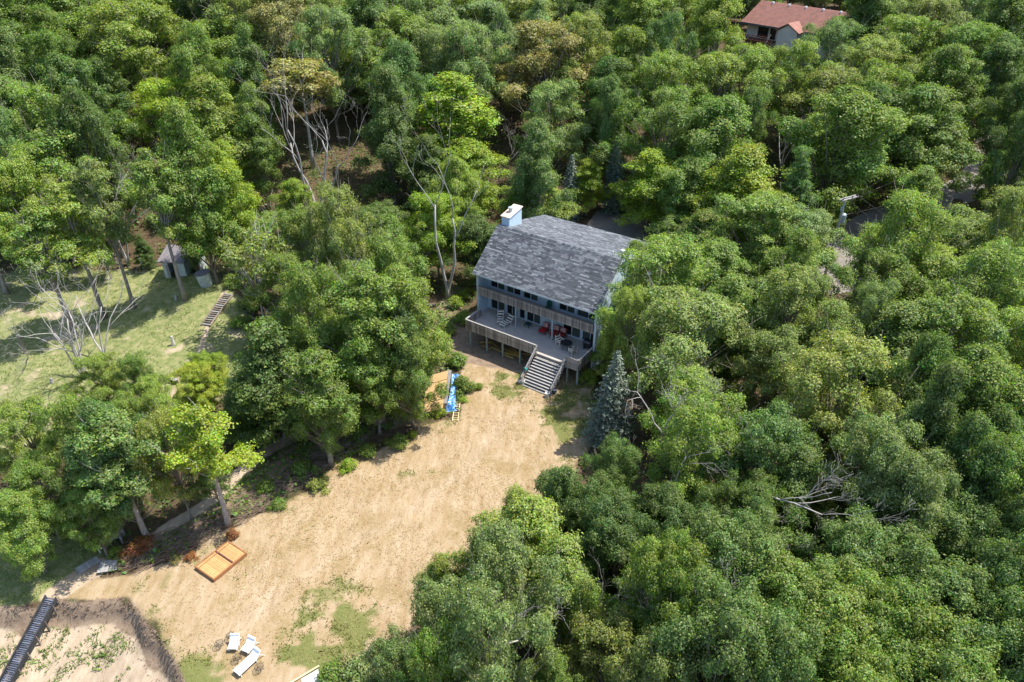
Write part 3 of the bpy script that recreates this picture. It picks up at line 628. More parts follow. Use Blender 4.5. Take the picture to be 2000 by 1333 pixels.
base_at(1290, 505, 1.3, 'spruce1', 'S', 5.5, 'small blue spruce at the back right corner of the roof')
base_at(1942, 350, 1.5, 'spruce1', 'S', 7, 'small blue spruce beside the far bend of the driveway')
base_at(1182, 740, 1.3, 'tier1', 'L', 7.5, 'light green conifer-shaped tree against the white end wall')
base_at(1215, 690, 1.5, 'tier0', 'M', 8, 'green skirted tree behind the blue spruce at the end wall')
def dead(px, py, mesh, H0, label, scale=1.0, rz=0.0, tilt=(0, 0), dz=0.0, name='dead_tree'):
    p = ground(px, py, dz); r = empty(name, (p[0], p[1], p[2] + dz - .1), rz, label, 'dead tree'); r.scale = (scale,) * 3; r.rotation_euler = (tilt[0], tilt[1], rz)
    link(bpy.data.objects.new('trunk', DEAD[mesh]), r); return r
dead(168, 740, 'fan', 9, 'bare white dead tree fanning out over the dune clearing', 1.3, .4, (.0, -.12))
dead(205, 700, 'snag', 9, 'smaller bare grey dead tree right of the fanning white one', 1.1, 1.2, (0, .2))
dead(55, 700, 'limb', 8, 'fallen grey dead branch at the left of the dune clearing', .8, 2.0, (0, -1.0))
dead(300, 830, 'limb', 8, 'white dead branch lying left of the yellow dome-shaped tree', .8, .5, (.2, -1.0), 1.5)
dead(875, 592, 'pole', 13, 'bare two-stemmed dead tree left of the grey-roofed house', 1.45, .3)
dead(622, 430, 'bare', 12, 'many-stemmed bare dead tree below the tan leafy top', 1.6, 2.2)
dead(252, 520, 'snag', 9, 'grey bare tree with fine twigs behind the dune trunks', 1.5, .6)
dead(712, 640, 'pole', 13, 'bare grey trunk leaning left above the big green trees', 1.0, 1.5, (.1, -.42))
dead(770, 640, 'twig', 8, 'bare twiggy dead top among the trees left of the house', 1.3, .5)
dead(640, 660, 'snag', 9, 'slim bare grey snag among the trees beside the dune path', 1.15, 2.5)
dead(1525, 330, 'snag', 9, 'white forked dead tree standing left of the utility pole', .9, .3, (0, .05), 4)
dead(972, 350, 'limb', 8, 'white leaning dead trunk behind the chimney', 1.35, .2, (0, .5))
dead(1295, 850, 'twig', 8, 'bare white twigs bursting from the top of a crown beside the lawn', .95, 1.0, (0, 0), 7.5)
dead(1280, 1010, 'twig', 8, 'tangle of drooping white dead branches under the crown edge', 1.1, 2.4, (.9, .1), 5)
dead(1390, 1000, 'limb', 8, 'white dead limb reaching out below the crown, left of the longest one', .9, .3, (.9, .5), 5.5)
dead(1450, 960, 'limb', 8, 'long white dead limb reaching down over the dark wood', 1.1, .0, (.4, 1.15), 8)
dead(1100, 1340, 'snag', 9, 'grey many-stemmed snag at the bottom of the wood', .95, .9, (-.05, .08), 1.5)
dead(1235, 1330, 'limb', 8, 'slanting grey dead branch at the bottom, right of the snag', 1.2, .3, (0, .35), 3)
dead(905, 1290, 'limb', 8, 'short grey dead branch poking from the pale bottom crown', .7, .8, (.4, .8), 8)
# shrubs along the lawn, the house and the path
for px, py, R, c, lb in ((858, 812, .62, 'V', 'bright yellow bush at the foot of the plywood lean-to'), (806, 853, .42, 'V', 'small yellow bush left of the lawn corner'),
        (905, 760, .95, 'M', 'green bush behind the blue tarp'), (893, 715, 1.0, 'M', 'leafy green bush uphill of the blue tarp'), (680, 915, .65, 'Y', 'yellow-green bush right of the grey trunk at the lawn edge'),
        (622, 955, .7, 'O', 'olive bush with reddish tips on the lawn edge'), (780, 870, .8, 'M', 'green bush between the trunk and the small yellow bush'), (720, 890, .75, 'M', 'green bush along the upper lawn edge'),
        (545, 990, .55, 'M', 'low green bush in the brush strip'), (905, 630, .9, 'L', 'light green bush beside the left deck corner'), (890, 600, .9, 'Y', 'yellow-green bush beside the left house wall'), (915, 580, .8, 'L', 'light green bush touching the left house wall'),
        (875, 650, .85, 'M', 'green bush left of the bare soil'), (265, 1080, .65, 'R', 'rusty brown dry bush next to the leaning board'), (284, 1070, .7, 'R', 'dark rusty dead bush at the trunk foot'), (345, 1095, .38, 'T', 'small tan bush in the brush strip'),
        (372, 1092, .38, 'R', 'small rusty bush beside the cedar panel'), (455, 1050, .5, 'R', 'rusty and green bush just behind the cedar panel'), (226, 1083, .45, 'L', 'small bright green bush behind the grey boards'),
        (1150, 742, .8, 'Y', 'yellow-green bush under the right deck corner'), (1168, 800, .7, 'M', 'green bush at the foot of the blue spruce'), (828, 700, .8, 'M', 'green bush under the big tree, above the lean-to'),
        (935, 760, .45, 'L', 'small light green bush right of the tarp'), (905, 785, .4, 'Y', 'tiny yellow-green bush right of the ladder'), (500, 600, 1.2, 'O', 'olive bush above the timber steps'), (455, 560, 1.0, 'O', 'olive bush at the top of the timber steps'),
        (395, 500, .9, 'L', 'light green bush right of the shed'), (470, 640, .9, 'L', 'light bush right of the timber steps'), (520, 960, .7, 'M', 'green bush beside the sandy path'), (590, 925, .8, 'M', 'green bush above the sandy path'), (700, 850, .8, 'M', 'green bush behind the brush, left of the trunk'), (770, 800, .9, 'M', 'green bush between the two trunks'),
        (650, 1330, .9, 'M', 'green bush at the bottom edge of the lawn'), (700, 1325, 1.1, 'B', 'grey-green bush at the bottom edge beside the wood')):
    p = ground(px, py); place('shrub', p[0], p[1], R * 1.05, R * 1.5, c, px, py, lb, p[2])
# fill the rest of the wood behind and beside what is listed
HOUSE_C = at(1090, 540)[:2]; ROADP = [np.array(p) for p in ROAD]
REDH = at(1555, 42, 15.5)[:2]
def blocked(x, y, R):
    xx = np.array([x]); yy = np.array([y])
    if sdist(xx, yy, LAWN)[0] > -R * .75 or sdist(xx, yy, DUNE)[0] > -R * .8 or sdist(xx, yy, LEFTGREEN)[0] > -R or sdist(xx, yy, BLUFF)[0] > -3 or sdist(xx, yy, SCRUB)[0] > -1: return True
    if ldist(xx, yy, ROADP)[0] < R * .8 + 2.4: return True
    if np.hypot(x - HOUSE_C[0], y - HOUSE_C[1]) < 12.5: return True
    dx, dy = x - REDH[0], y - REDH[1]
    if abs(dx) < 15 and -24 < dy < 12: return True
    return False
fr = random.Random(77); nfill = 0
for _ in range(9000):
    y = fr.uniform(22, 215); hw = (y * .84 + 23) * .72 + 6
    x = fr.uniform(-hw, hw); R = fr.uniform(2.8, 4.4)
    if blocked(x, y, R): continue
    near = min(((x - a) ** 2 + (y - b) ** 2) ** .5 / (R + r) for a, b, r in TREES)
    if near < (.90 if y < 115 else .8): continue
    k = fr.choice(['broad', 'broad', 'oak', 'oak', 'tall']); v = np.array([x, y, hz(x, y) + 9]); dpt = depth(v)
    px = 1000 + F_PX * v[0] / dpt; py = 666.5 - F_PX * float((v - [0, 0, CAM_H]) @ _U) / dpt
    H = fr.uniform(10.5, 14) if y < 85 else fr.uniform(14, 19)
    if conflicts(x, y, hz(x, y), R, H): continue
    place(k, x, y, R, H, fr.choice('MMLGDDOB'), px, py); nfill += 1
    if nfill > 330: break
# one label per tree: look and place first, then order among the ones most like it
ORD = ['first', 'second', 'third', 'fourth', 'fifth', 'sixth', 'seventh', 'eighth', 'ninth', 'tenth', 'eleventh', 'twelfth', 'thirteenth', 'fourteenth',
       'fifteenth', 'sixteenth', 'seventeenth', 'eighteenth', 'nineteenth', 'twentieth', 'twenty-first', 'twenty-second', 'twenty-third', 'twenty-fourth']
sets = {}
for r, lb, cw, word, zn, px, py in LABELQ:
    r['group'] = ('bushes along the lawn and the path' if 'shrub' in r.name else 'trees of the wood')
    if lb is None: sets.setdefault((cw, word, zn), []).append((px, py, r))
for (cw, word, zn), L in sets.items():
    L.sort(key=lambda a: a[0])
    for i, (px, py, r) in enumerate(L):
        if len(L) == 1: r['label'] = f'{cw} {word} {zn}'
        else: r['label'] = f'{ORD[min(i, 23)]} from the left of the {cw} {word}s {zn}'
print('trees', len(TREES), 'fill', nfill, 'dropped', DROP)
# ------------------------------------------------------------------ the grey-roofed house
HZ0 = -34.0; W0 = at(935, 613, 2.1)[:2]; GZ0 = float(height(np.array([W0[0] + 3]), np.array([W0[1] - 2]))[0])
_a = math.radians(HZ0); XH = np.array([math.cos(_a), math.sin(_a)]); YH = np.array([-math.sin(_a), math.cos(_a)])
def hw_(x, y): return W0 + XH * x + YH * y
HL = 13.45
house = empty('house', (W0[0], W0[1], 0), _a, 'pale blue house with a grey shingle roof and a long upper balcony', 'house')
def roof_z(y): return 7.0 + (y + .35) * 3.5 / 4.4 if y < 4.05 else 10.5 - (y - 4.05) * 2.3 / 9.25
# end walls with clapboard courses standing proud
def end_wall(x0, x1, out):
    mb = MB(); prof = [(0, -.3), (13, -.3), (13, roof_z(13) - .16), (4.05, 10.5 - .18), (0, roof_z(0) - .2)]
    mb.prism(prof, x0, x1); o = mb.build('end_wall', M['siding'], house)
    cl = MB(); xo = x1 if out > 0 else x0; z = .15
    while z < 10.2:
        ya = 0.02 if z < 6.9 else max(.02, (z - 7.0) / (3.5 / 4.4) - .35 + .35); yb = 12.98 if z < roof_z(13) - .4 else 4.05 + (10.5 - z) / (2.3 / 9.25) - 1.0
        if yb - ya > .3: cl.add([(xo, ya, z), (xo, yb, z), (xo, yb, z + .15), (xo, ya, z + .15), (xo + out * .022, ya, z), (xo + out * .022, yb, z), (xo + out * .004, yb, z + .15), (xo + out * .004, ya, z + .15)],
                                [(4, 5, 6, 7), (0, 1, 5, 4), (0, 4, 7, 3), (1, 2, 6, 5), (3, 7, 6, 2)])
        z += .165
    cl.build('clapboard', M['siding'], o, kind='stuff')
    MB().box(min(xo, xo + out * .03), max(xo, xo + out * .03), -.03, .14, -.2, 6.9).build('corner_board', M['trim'], o)
end_wall(-.12, .06, -1); end_wall(HL - .06, HL + .12, 1)
# front wall, pierced by windows
FY = 1.6
upper = [(.45, 2.25), (2.45, 4.2), (4.45, 6.25), (8.65, 10.45), (10.65, 13.2)]
lower = [(.45, 2.25), (2.45, 3.85), (4.0, 4.75), (4.9, 6.6), (9.2, 11.2), (11.35, 13.2)]
fw = MB()
def wall_row(ops, zb, z0, z1, zt):
    fw.box(.06, HL - .06, FY, FY + .14, zb, z0); fw.box(.06, HL - .06, FY, FY + .14, z1, zt); x = .06
    for a, b in ops + [(HL - .06, None)]:
        if a - x > .01: fw.box(x, a, FY, FY + .14, z0, z1)
        x = b
wall_row(lower, 2.0, 2.18, 4.2, 4.5); wall_row(upper, 4.5, 4.75, 6.62, 8.2)
fw.build('front_wall', M['siding'], house)
def window(a, b, z0, z1, cur):
    fr_ = MB(); t = .07
    fr_.box(a, a + t, FY - .05, FY + .1, z0, z1); fr_.box(b - t, b, FY - .05, FY + .1, z0, z1); fr_.box(a + t, b - t, FY - .05, FY + .1, z0, z0 + t); fr_.box(a + t, b - t, FY - .05, FY + .1, z1 - t, z1)
    m = (a + b) / 2
    if b - a > 1.2: fr_.box(m - .035, m + .035, FY - .03, FY + .09, z0 + t, z1 - t)
    f = fr_.build('window', M['frame'], house)
    halves = [(a + t, m - .035), (m + .035, b - t)] if b - a > 1.2 else [(a + t, b - t)]
    for k, (p, q_) in enumerate(halves):
        MB().box(p, q_, FY + .04, FY + .06, z0 + t, z1 - t).build('pane', M['curtain'] if k == cur else M['glass'], f)
for k, (a, b) in enumerate(upper): window(a, b, 4.75, 6.62, (1, 0, 1, 1, 0)[k])
for k, (a, b) in enumerate(lower): window(a, b, 2.18, 4.2, (1, 2, 2, 1, 1, 0)[k])
MB().box(.06, HL - .06, FY + .2, FY + .35, -.4, 2.0).build('basement_wall', M['basement'], house)
MB().box(-.1, HL + .1, 12.86, 13.0, -.3, roof_z(13) - .2).build('back_wall', M['siding'], house)
# roof: deck slabs, then lapped shingle tabs
RX0, RX1 = -.33, HL + .3
rb = MB(); e = .14
rb.prism([(-.35, 7.0), (4.05, 10.5), (4.05, 10.5 - e * 1.3), (-.35, 7.0 - e)], RX0, RX1); rb.prism([(4.05, 10.5), (13.3, 8.2), (13.3, 8.2 - e), (4.05, 10.5 - e * 1.3)], RX0, RX1)
roof = rb.build('roof', M['shingle'], house)
rr = random.Random(9); sh = MB()
def shingle_slope(y0, z0, y1, z1):
    L = math.hypot(y1 - y0, z1 - z0); uy, uz = (y1 - y0) / L, (z1 - z0) / L; ny_, nz_ = -uz, uy
    if nz_ < 0: ny_, nz_ = -ny_, -nz_
    n = int(L / .17); ex = L / n
    for r in range(n):
        x = RX0 - .02 - rr.uniform(0, .3); tone = rr.random()
        while x < RX1:
            wd = rr.choice([.17, .26, .34, .42]); a, b = max(x, RX0 - .03), min(x + wd - .008, RX1 + .03)
            if rr.random() < .62: tone = min(1, max(0, rr.gauss(.46, .22)))
            if b - a > .03:
                d0 = r * ex - .03; d1 = (r + 1) * ex + .02; th = .034 + rr.uniform(-.006, .008)
                P = lambda x_, d, h: (x_, y0 + uy * d + ny_ * h, z0 + uz * d + nz_ * h)
                sh.add([P(a, d0, 0), P(b, d0, 0), P(b, d0, th), P(a, d0, th), P(a, d1, .008), P(b, d1, .008)], [(0, 1, 2, 3), (3, 2, 5, 4), (0, 3, 4), (1, 5, 2)], min(1, max(0, tone + rr.uniform(-.08, .08))))
            x += wd
shingle_slope(-.35, 7.0, 4.05, 10.5); shingle_slope(13.3, 8.2, 4.05, 10.5)
sh.build('shingles', M['shingle'], roof, kind='stuff')
rc = MB()
for k in range(46):
    x0_ = RX0 + k * .306; x1_ = x0_ + .30; f0 = len(rc.f); rc.prism([(3.90, 10.5 - .119 + .045), (4.05, 10.562), (4.22, 10.5 - .042 + .045), (4.22, 10.5 - .042 + .01), (4.05, 10.52), (3.90, 10.5 - .119 + .01)], x0_, x1_)
    rc.t += [min(1, max(0, rr.gauss(.5, .2)))] * (len(rc.f) - f0)
rc.build('ridge_cap', M['shingle'], roof, kind='stuff')
MB().box(RX0, RX1, -.40, -.352, 6.82, 7.0).build('fascia', M['trim'], house)
for xx in (RX0 - .04, RX1): MB().prism([(-.36, 6.86), (4.05, 10.34), (13.3, 8.04), (13.3, 8.2), (4.05, 10.5), (-.36, 7.0)], xx, xx + .04).build('verge_board', M['trim'], house)
MB().box(.06, HL - .06, -.3, FY, 6.84, 6.88).build('soffit', M['siding'], house)
MB().lathe([(.055, 0), (.055, .55), (.04, .55)], (HL - 1.0, 4.7, roof_z(4.7) - .05), 10).build('vent_pipe', M['white'], house)
v = MB().box(HL - 1.15, HL - .7, 6.6, 7.0, roof_z(6.8), roof_z(6.8) + .3); v.build('roof_vent', M['white'], house, bev=.04)
# chimney chase
ch = MB(); CX0, CX1, CY0, CY1 = -.12, .82, 4.5, 6.75
ch.prism([(CY0, 9.6), (CY1, 9.3), (CY1, 11.75), (CY0, 11.35)], CX0, CX1)
chim = ch.build('chimney', M['siding'], house)
cc = MB(); cc.prism([(CY0 - .1, 11.34), (CY1 + .1, 11.76), (CY1 + .1, 11.83), (CY0 - .1, 11.41)], CX0 - .1, CX1 + .1); cc.build('chimney_cap', M['caprust'], chim)
MB().lathe([(.2, 0), (.2, .42), (.27, .43), (.27, .5), (.12, .56)], (.3, 5.5, 11.55), 14).build('flue', M['galv'], chim)
cb_ = MB(); z = 9.9
while z < 11.3:
    cb_.box(CX0 - .012, CX1 + .012, CY0 - .014, CY0, z, z + .10); z += .165
cb_.build('clapboard', M['siding'], chim, kind='stuff')
# balcony
MB().box(.06, HL - .06, -.02, FY, 4.42, 4.56).build('balcony_floor', M['deckwood'], house)
br = MB().box(.06, HL - .06, -.12, .06, 5.42, 5.47); brail = br.build('balcony_railing', M['greywood'], house)
board_me = MB().box(-.069, .069, -.011, .011, 0, .92).mesh('balcony_board', M['greywood'])
x = .15
while x < HL - .12:
    o = link(bpy.data.objects.new('board', board_me), brail); o.location = (x, -.07 + rr.uniform(-.004, .004), 4.5 + rr.uniform(-.008, .008)); x += .152
pm = MB().box(-.05, .05, -.05, .05, 0, 1.0).mesh('rail_post', M['stairwood'])
for k in range(8): o = link(bpy.data.objects.new('rail_post', pm), brail); o.location = (.2 + k * 1.86, .0, 4.44)
for xx in (4.6, 8.88): MB().box(xx - .07, xx + .07, -.02, .12, 2.1, 4.42).build('balcony_post', M['postwood'], house)
# ------------------------------------------------------------------ the deck and its stairs
deck = empty('wooden_deck', (W0[0], W0[1], 0), _a, 'weathered grey raised deck with board railings and wide steps in front of the house', 'deck')
DX0, DX1, DY0 = .45, HL, -2.75
fb = MB(); y = DY0
while y < FY - .02:
    fb.box(DX0 + rr.uniform(0, .03) if y < 0 else .08, DX1 - .1, y, min(y + .136, FY - .01), 2.06, 2.1 + rr.uniform(-.004, .004)); y += .146
fb.build('floor_boards', M['deckwood'], deck, kind='stuff')
MB().box(DX0, DX1 - .1, DY0 - .04, DY0 - .002, 1.82, 2.08).build('rim_joist', M['greywood'], deck)
jm = MB().box(-.03, .03, DY0, FY, 1.84, 2.055).mesh('joist', M['basement'])
for k in range(16): o = link(bpy.data.objects.new('joist', jm), deck); o.location = (DX0 + .1 + k * .85, 0, 0)
for xx, yy in ((.8, -2.55), (2.85, -2.55), (4.8, -2.55), (6.85, -2.55), (8.85, -2.55), (12.2, -2.55), (13.3, -2.55)):
    p = hw_(xx, yy); MB().box(xx - .075, xx + .075, yy - .075, yy + .075, hz(p[0], p[1]) - .2, 1.83).build('post', M['greenpost'], deck)
MB().box(HL - .06, HL + .1, -.14, .0 - .035, -.2, 2.2).build('post', M['postwood'], deck)
rbm = MB().box(-.071, .071, -.011, .011, 0, 1.12).mesh('rail_board', M['greywood'])
def railing(a, b, warm=False):
    a = np.array(a, float); b = np.array(b, float); L = np.hypot(*(b - a)); d = (b - a) / L; ang = math.atan2(d[1], d[0])
    m = MB().bar((*a, 3.02), (*b, 3.02), .15, .045); m.bar((*(a + d * .0), 2.9), (*b, 2.9), .045, .09); o = m.build('railing', M['stairwood'], deck)
    n = int(L / .152)
    for k in range(n):
        c = link(bpy.data.objects.new('board', rbm), o); q_ = a + d * ((k + .5) * L / n); c.location = (q_[0] + d[1] * .04, q_[1] - d[0] * .04, 1.86); c.rotation_euler = (0, 0, ang)
railing((DX0, DY0 - .06), (8.85, DY0 - .06)); railing((12.15, DY0 - .06), (DX1 + .02, DY0 - .06)); railing((DX1 + .02, DY0), (DX1 + .02, -.2)); railing((DX0, -.1), (DX0, DY0))
# stairs
st = MB(); SX0, SX1, n_t = 8.95, 12.05, 11
p = hw_(10.5, -5.1); zg = hz(p[0], p[1]) ; run = 2.55
for xx in (SX0, (SX0 + SX1) / 2, SX1): st.bar((xx, DY0 - .05, 1.86), (xx, DY0 - .05 - run, zg - .02), .06, .28)
stairs = st.build('staircase', M['basement'], deck)
tm = MB().box(SX0 - .06, SX1 + .06, -.14, .0, -.022, .022).mesh('tread', M['stairwood'])
for k in range(n_t):
    u = (k + .5) / n_t; y_ = DY0 - .06 - run * u; z_ = 2.0 - (2.0 - zg) * (k + 1) / (n_t + .4)
    for dy in (0, -.155): o = link(bpy.data.objects.new('tread', tm), stairs); o.location = (0, y_ + dy + .04, z_)
for xx in (SX0 - .08, SX1 + .08):
    h = MB(); h.bar((xx, DY0 + .05, 2.98), (xx, DY0 - .15 - run, zg + .92), .14, .045)
    for u in (0, .48, 1.0): h.box(xx - .045, xx + .045, DY0 - .1 - run * u - .045, DY0 - .1 - run * u + .045, 1.9 * (1 - u) + zg * u - .1, 1.95 * (1 - u) + zg * u + .98)
    h.bar((xx, DY0 - .1, 2.5), (xx, DY0 - .1 - run, zg + .45), .04, .09)
    h.build('handrail', M['stairwood'], stairs)
# ------------------------------------------------------------------ things on and under the deck
def on_house(name, x, y, z, rz, label, cat, group=None):
    q_ = hw_(x, y); return empty(name, (q_[0], q_[1], z), _a + rz, label, cat, group)
def striped_lounger(x, y, rz, label):
    r = on_house('striped_lounger', x, y, 2.1, rz, label, 'lounger', 'striped loungers on the deck')
    f = MB()
    for s in (-.3, .3):
        f.bar((s, -.95, .34), (s, .25, .36), .04, .04); f.bar((s, .25, .36), (s, .78, .86), .04, .04)
        for yy in (-.75, .2): f.bar((s, yy, 0), (s, yy, .35), .045, .045)
    f.build('frame', M['white'], r)
    for k in range(12):
        if k < 7: a, b = (-.93 + k * .165, .385), (-.93 + k * .165 + .15, .388)
        else: u0 = (k - 7) / 5; u1 = u0 + .18; a = (.27 + .52 * u0, .40 + .49 * u0); b = (.27 + .52 * u1, .40 + .49 * u1)
        MB().bar((0, a[0], a[1]), (0, b[0], b[1]), .58, .03).build('strap', M['brownstripe'] if k % 2 else M['cream'], r)
    return r
striped_lounger(2.65, .15, .55, 'brown and white striped lounger upright against the left deck windows')
striped_lounger(3.65, -.1, -.15, 'brown and white striped lounger stretched out near the deck railing')
def red_seat(x, y, rz, label, w=.62):
    r = on_house('cushioned_chair', x, y, 2.1, rz, label, 'chair', 'red cushioned chairs on the deck')
    f = MB()
    for s in (-w / 2, w / 2):
        for yy in (-.3, .3): f.box(s - .025, s + .025, yy - .025, yy + .025, 0, .34)
        f.bar((s, .3, .3), (s, .46, .95), .05, .05); f.bar((s, -.35, .55), (s, .35, .58), .06, .04); f.bar((s, -.33, .3), (s, -.33, .55), .05, .05)
    f.box(-w / 2, w / 2, -.33, .33, .30, .34); f.build('frame', M['brownrail'], r)
    MB().box(-w / 2 + .03, w / 2 - .03, -.62, .30, .345, .49).build('seat_cushion', M['red'], r, bev=.05)
    b = MB(); b.bar((0, .30, .5), (0, .44, .98), w - .06, .14); b.build('back_cushion', M['red'], r, bev=.05)
    pl = MB(); pl.bar((0, .17, .58), (0, .33, 1.0), w - .1, .16); pl.build('pillow', M['pillow'], r, bev=.07)
red_seat(7.55, .7, .0, 'red cushioned chair left of the inner deck post', .7)
red_seat(8.72, .85, .0, 'red cushioned chair just right of the inner deck post', .7)
red_seat(9.5, .85, .0, 'red cushioned chair farthest to the right, beside the dark window', .7)
t = on_house('round_table', 10.85, -.55, 2.1, 0, 'round dark glass table between two striped deck chairs', 'table')
MB().lathe([(.56, .70), (.58, .715), (.56, .73)], seg=24).build('tabletop', M['black'], t); tl = MB()
for k in range(4): a = PI / 4 + k * PI / 2; tl.bar((.45 * math.cos(a), .45 * math.sin(a), 0), (.3 * math.cos(a), .3 * math.sin(a), .70), .04, .04)
tl.build('legs', M['darkmetal'], t)
def striped_chair(x, y, rz, label):
    r = on_house('striped_chair', x, y, 2.1, rz, label, 'chair', 'striped chairs at the round table'); f = MB()
    for s in (-.27, .27):
        f.bar((s, -.25, 0), (s, -.27, .62), .045, .045); f.bar((s, .27, 0), (s, .40, .98), .045, .045); f.bar((s, -.27, .62), (s, .3, .64), .05, .04); f.bar((s, -.27, .4), (s, .3, .4), .04, .04)
    f.build('frame', M['cream'], r)
    for k in range(8):
        if k < 4: a, b = (-.25 + k * .135, .42), (-.25 + k * .135 + .115, .42)
        else: u = (k - 4) / 4; a = (.30 + .11 * u, .48 + .5 * u); b = (.30 + .11 * (u + .2), .48 + .5 * (u + .2))
        MB().bar((0, a[0], a[1]), (0, b[0], b[1]), .5, .025).build('strap', M['brownstripe'] if k % 2 else M['cream'], r)
striped_chair(9.95, -.25, 1.25, 'striped deck chair on the left side of the round table')
striped_chair(11.75, -.95, -2.0, 'striped deck chair on the right side of the round table')
g = on_house('grill', 12.6, .55, 2.1, 0, 'black lidded grill in the right corner of the deck', 'grill')
MB().lathe([(.05, 0), (.05, .0)], seg=4) ; MB().box(-.42, .42, -.25, .25, .3, .75).build('cabinet', M['black'], g, bev=.03)
hd = MB(); hd.prism([(-.27, .75), (.27, .75), (.27, .95), (.12, 1.12), (-.15, 1.1), (-.27, .95)], -.42, .42); hd.build('lid', M['black'], g, bev=.03)
MB().bar((-.3, -.3, .92), (.3, -.3, .92), .03, .03).build('handle', M['galv'], g)
for s in (-.36, .36): MB().box(s - .03, s + .03, -.2, .2, 0, .3).build('leg', M['black'], g)
gc = on_house('balcony_chair', 7.75, .95, 4.56, 0, 'dark green plastic chair on the upper balcony against the blue wall', 'chair')
MB().box(-.26, .26, -.24, .24, .38, .43).build('seat', M['darkgreen'], gc, bev=.02)
bk = MB(); pr = [(-.28, .43), (-.28, .85), (-.2, 1.0), (0, 1.06), (.2, 1.0), (.28, .85), (.28, .43)]
n_ = len(pr); bk.add([(x_, .24 + .1 * (z_ - .43), z_) for x_, z_ in pr] + [(x_, .28 + .1 * (z_ - .43), z_) for x_, z_ in pr], [tuple(range(n_)), tuple(range(2 * n_ - 1, n_ - 1, -1))] + [(i, n_ + i, n_ + (i + 1) % n_, (i + 1) % n_) for i in range(n_)])
bk.build('backrest', M['darkgreen'], gc)
for sx in (-.22, .22):
    for sy in (-.2, .2): MB().box(sx - .02, sx + .02, sy - .02, sy + .02, 0, .38).build('leg', M['darkgreen'], gc)
gt = on_house('side_table', 5.6, .75, 2.1, 0, 'low dark green table below the third lower window', 'table')
MB().box(-.3, .3, -.3, .3, .34, .40).build('tabletop', M['darkgreen'], gt, bev=.02)
for sx in (-.24, .24):
    for sy in (-.24, .24): MB().box(sx - .025, sx + .025, sy - .025, sy + .025, 0, .34).build('leg', M['darkgreen'], gt)
# teal towel folded over the left handrail
tw = MB(); yy = DY0 - .15 - run * .72; zz = 2.98 - (2.98 - zg - .92) * .72
prof = [(-.12, zz - .32), (-.1, zz + .03), (0, zz + .065), (.1, zz + .03), (.13, zz - .22)]
vs_ = []; nseg = 6
for k in range(nseg + 1):
    for x_, z_ in prof: vs_.append((SX0 - .08 + x_ + rr.uniform(-.012, .012), yy - .2 + .4 * k / nseg, z_ + (.2 - .4 * k / nseg) * .75 + rr.uniform(-.015, .015)))
tw.add(vs_, [(k * 5 + i, k * 5 + i + 1, (k + 1) * 5 + i + 1, (k + 1) * 5 + i) for k in range(nseg) for i in range(4)])
to = tw.build('towel', M['teal'], smooth=True); to.location = (W0[0], W0[1], 0); to.rotation_euler = (0, 0, _a); tag(to, 'teal towel hung over the left stair handrail', 'towel')
so = to.modifiers.new('thick', 'SOLIDIFY'); so.thickness = .02
fp = on_house('flower_pot', 12.55, -2.45, 2.1, 0, 'orange flower pot inside the right deck corner railing', 'flower pot')
MB().lathe([(.16, 0), (.22, .34), (.25, .34), (.25, .42), (.2, .42), (.19, .36)], seg=14).build('pot', M['orange'], fp)
bl = MB()
for k in range(26): a = rr.uniform(0, 6.28); q_ = rr.uniform(.05, .22); bl.add([(q_ * math.cos(a) + dx, q_ * math.sin(a) + dy, .45 + rr.uniform(0, .25) + dz) for dx, dy, dz in ((-.05, 0, 0), (0, -.05, .03), (.05, 0, 0), (0, .05, .04))], [(0, 1, 2, 3)])
bl.build('blossoms', M['red'], fp)
def at_ground(name, px, py, rz, label, cat, group=None):
    p = ground(px, py); return empty(name, (p[0], p[1], p[2]), rz, label, cat, group)
co = at_ground('planter', 1019, 748, -.4, 'grey-white planter box at the left foot of the deck stairs', 'planter')
MB().box(-.34, .34, -.24, .24, 0, .42).build('box', M['dirtywhite'], co, bev=.03); MB().box(-.3, .3, -.2, .2, .42, .45).build('soil', M['greywood'], co)
tb = at_ground('bucket', 1069, 775, 0, 'pale grey bucket standing on the lawn below the stairs', 'bucket')
MB().lathe([(.17, 0), (.21, .42), (.235, .42), (.235, .46), (.2, .46), (.19, .38)], seg=16).build('body', M['dirtywhite'], tb)
h_ = MB(); h_.tube([(.22 * math.cos(PI * k / 8), .12 * math.sin(PI * k / 8), .44) for k in range(9)], .012, 5); h_.build('handle', M['darkmetal'], tb)
db = at_ground('bucket', 1083, 768, 0, 'dark bucket at the right foot of the deck stairs', 'bucket')
MB().lathe([(.16, 0), (.2, .4), (.22, .4), (.22, .44), (.18, .44), (.17, .36)], seg=16).build('body', M['step'], db); h_.build('handle', M['darkmetal'], db)
wp = MB().box(-.55, .55, -.07, .07, 0, .04).mesh('loose_board', M['yellowwood'])
for k in range(12):
    x_ = rr.uniform(1.9, 6.4); y_ = rr.uniform(-2.9, -1.2); q_ = hw_(x_, y_)
    o = bpy.data.objects.new('loose_board', wp); link(o); L = rr.uniform(.8, 1.9); o.scale = (L, 1.1, 1); o.location = (q_[0], q_[1], hz(q_[0], q_[1]) + .02 + .03 * (k % 4)); o.rotation_euler = (rr.uniform(-.05, .05), rr.uniform(-.03, .03), _a + rr.gauss(0, .35))
    tag(o, 'yellow loose board lying on the bare soil under the deck', 'board', 'yellow boards under the deck')
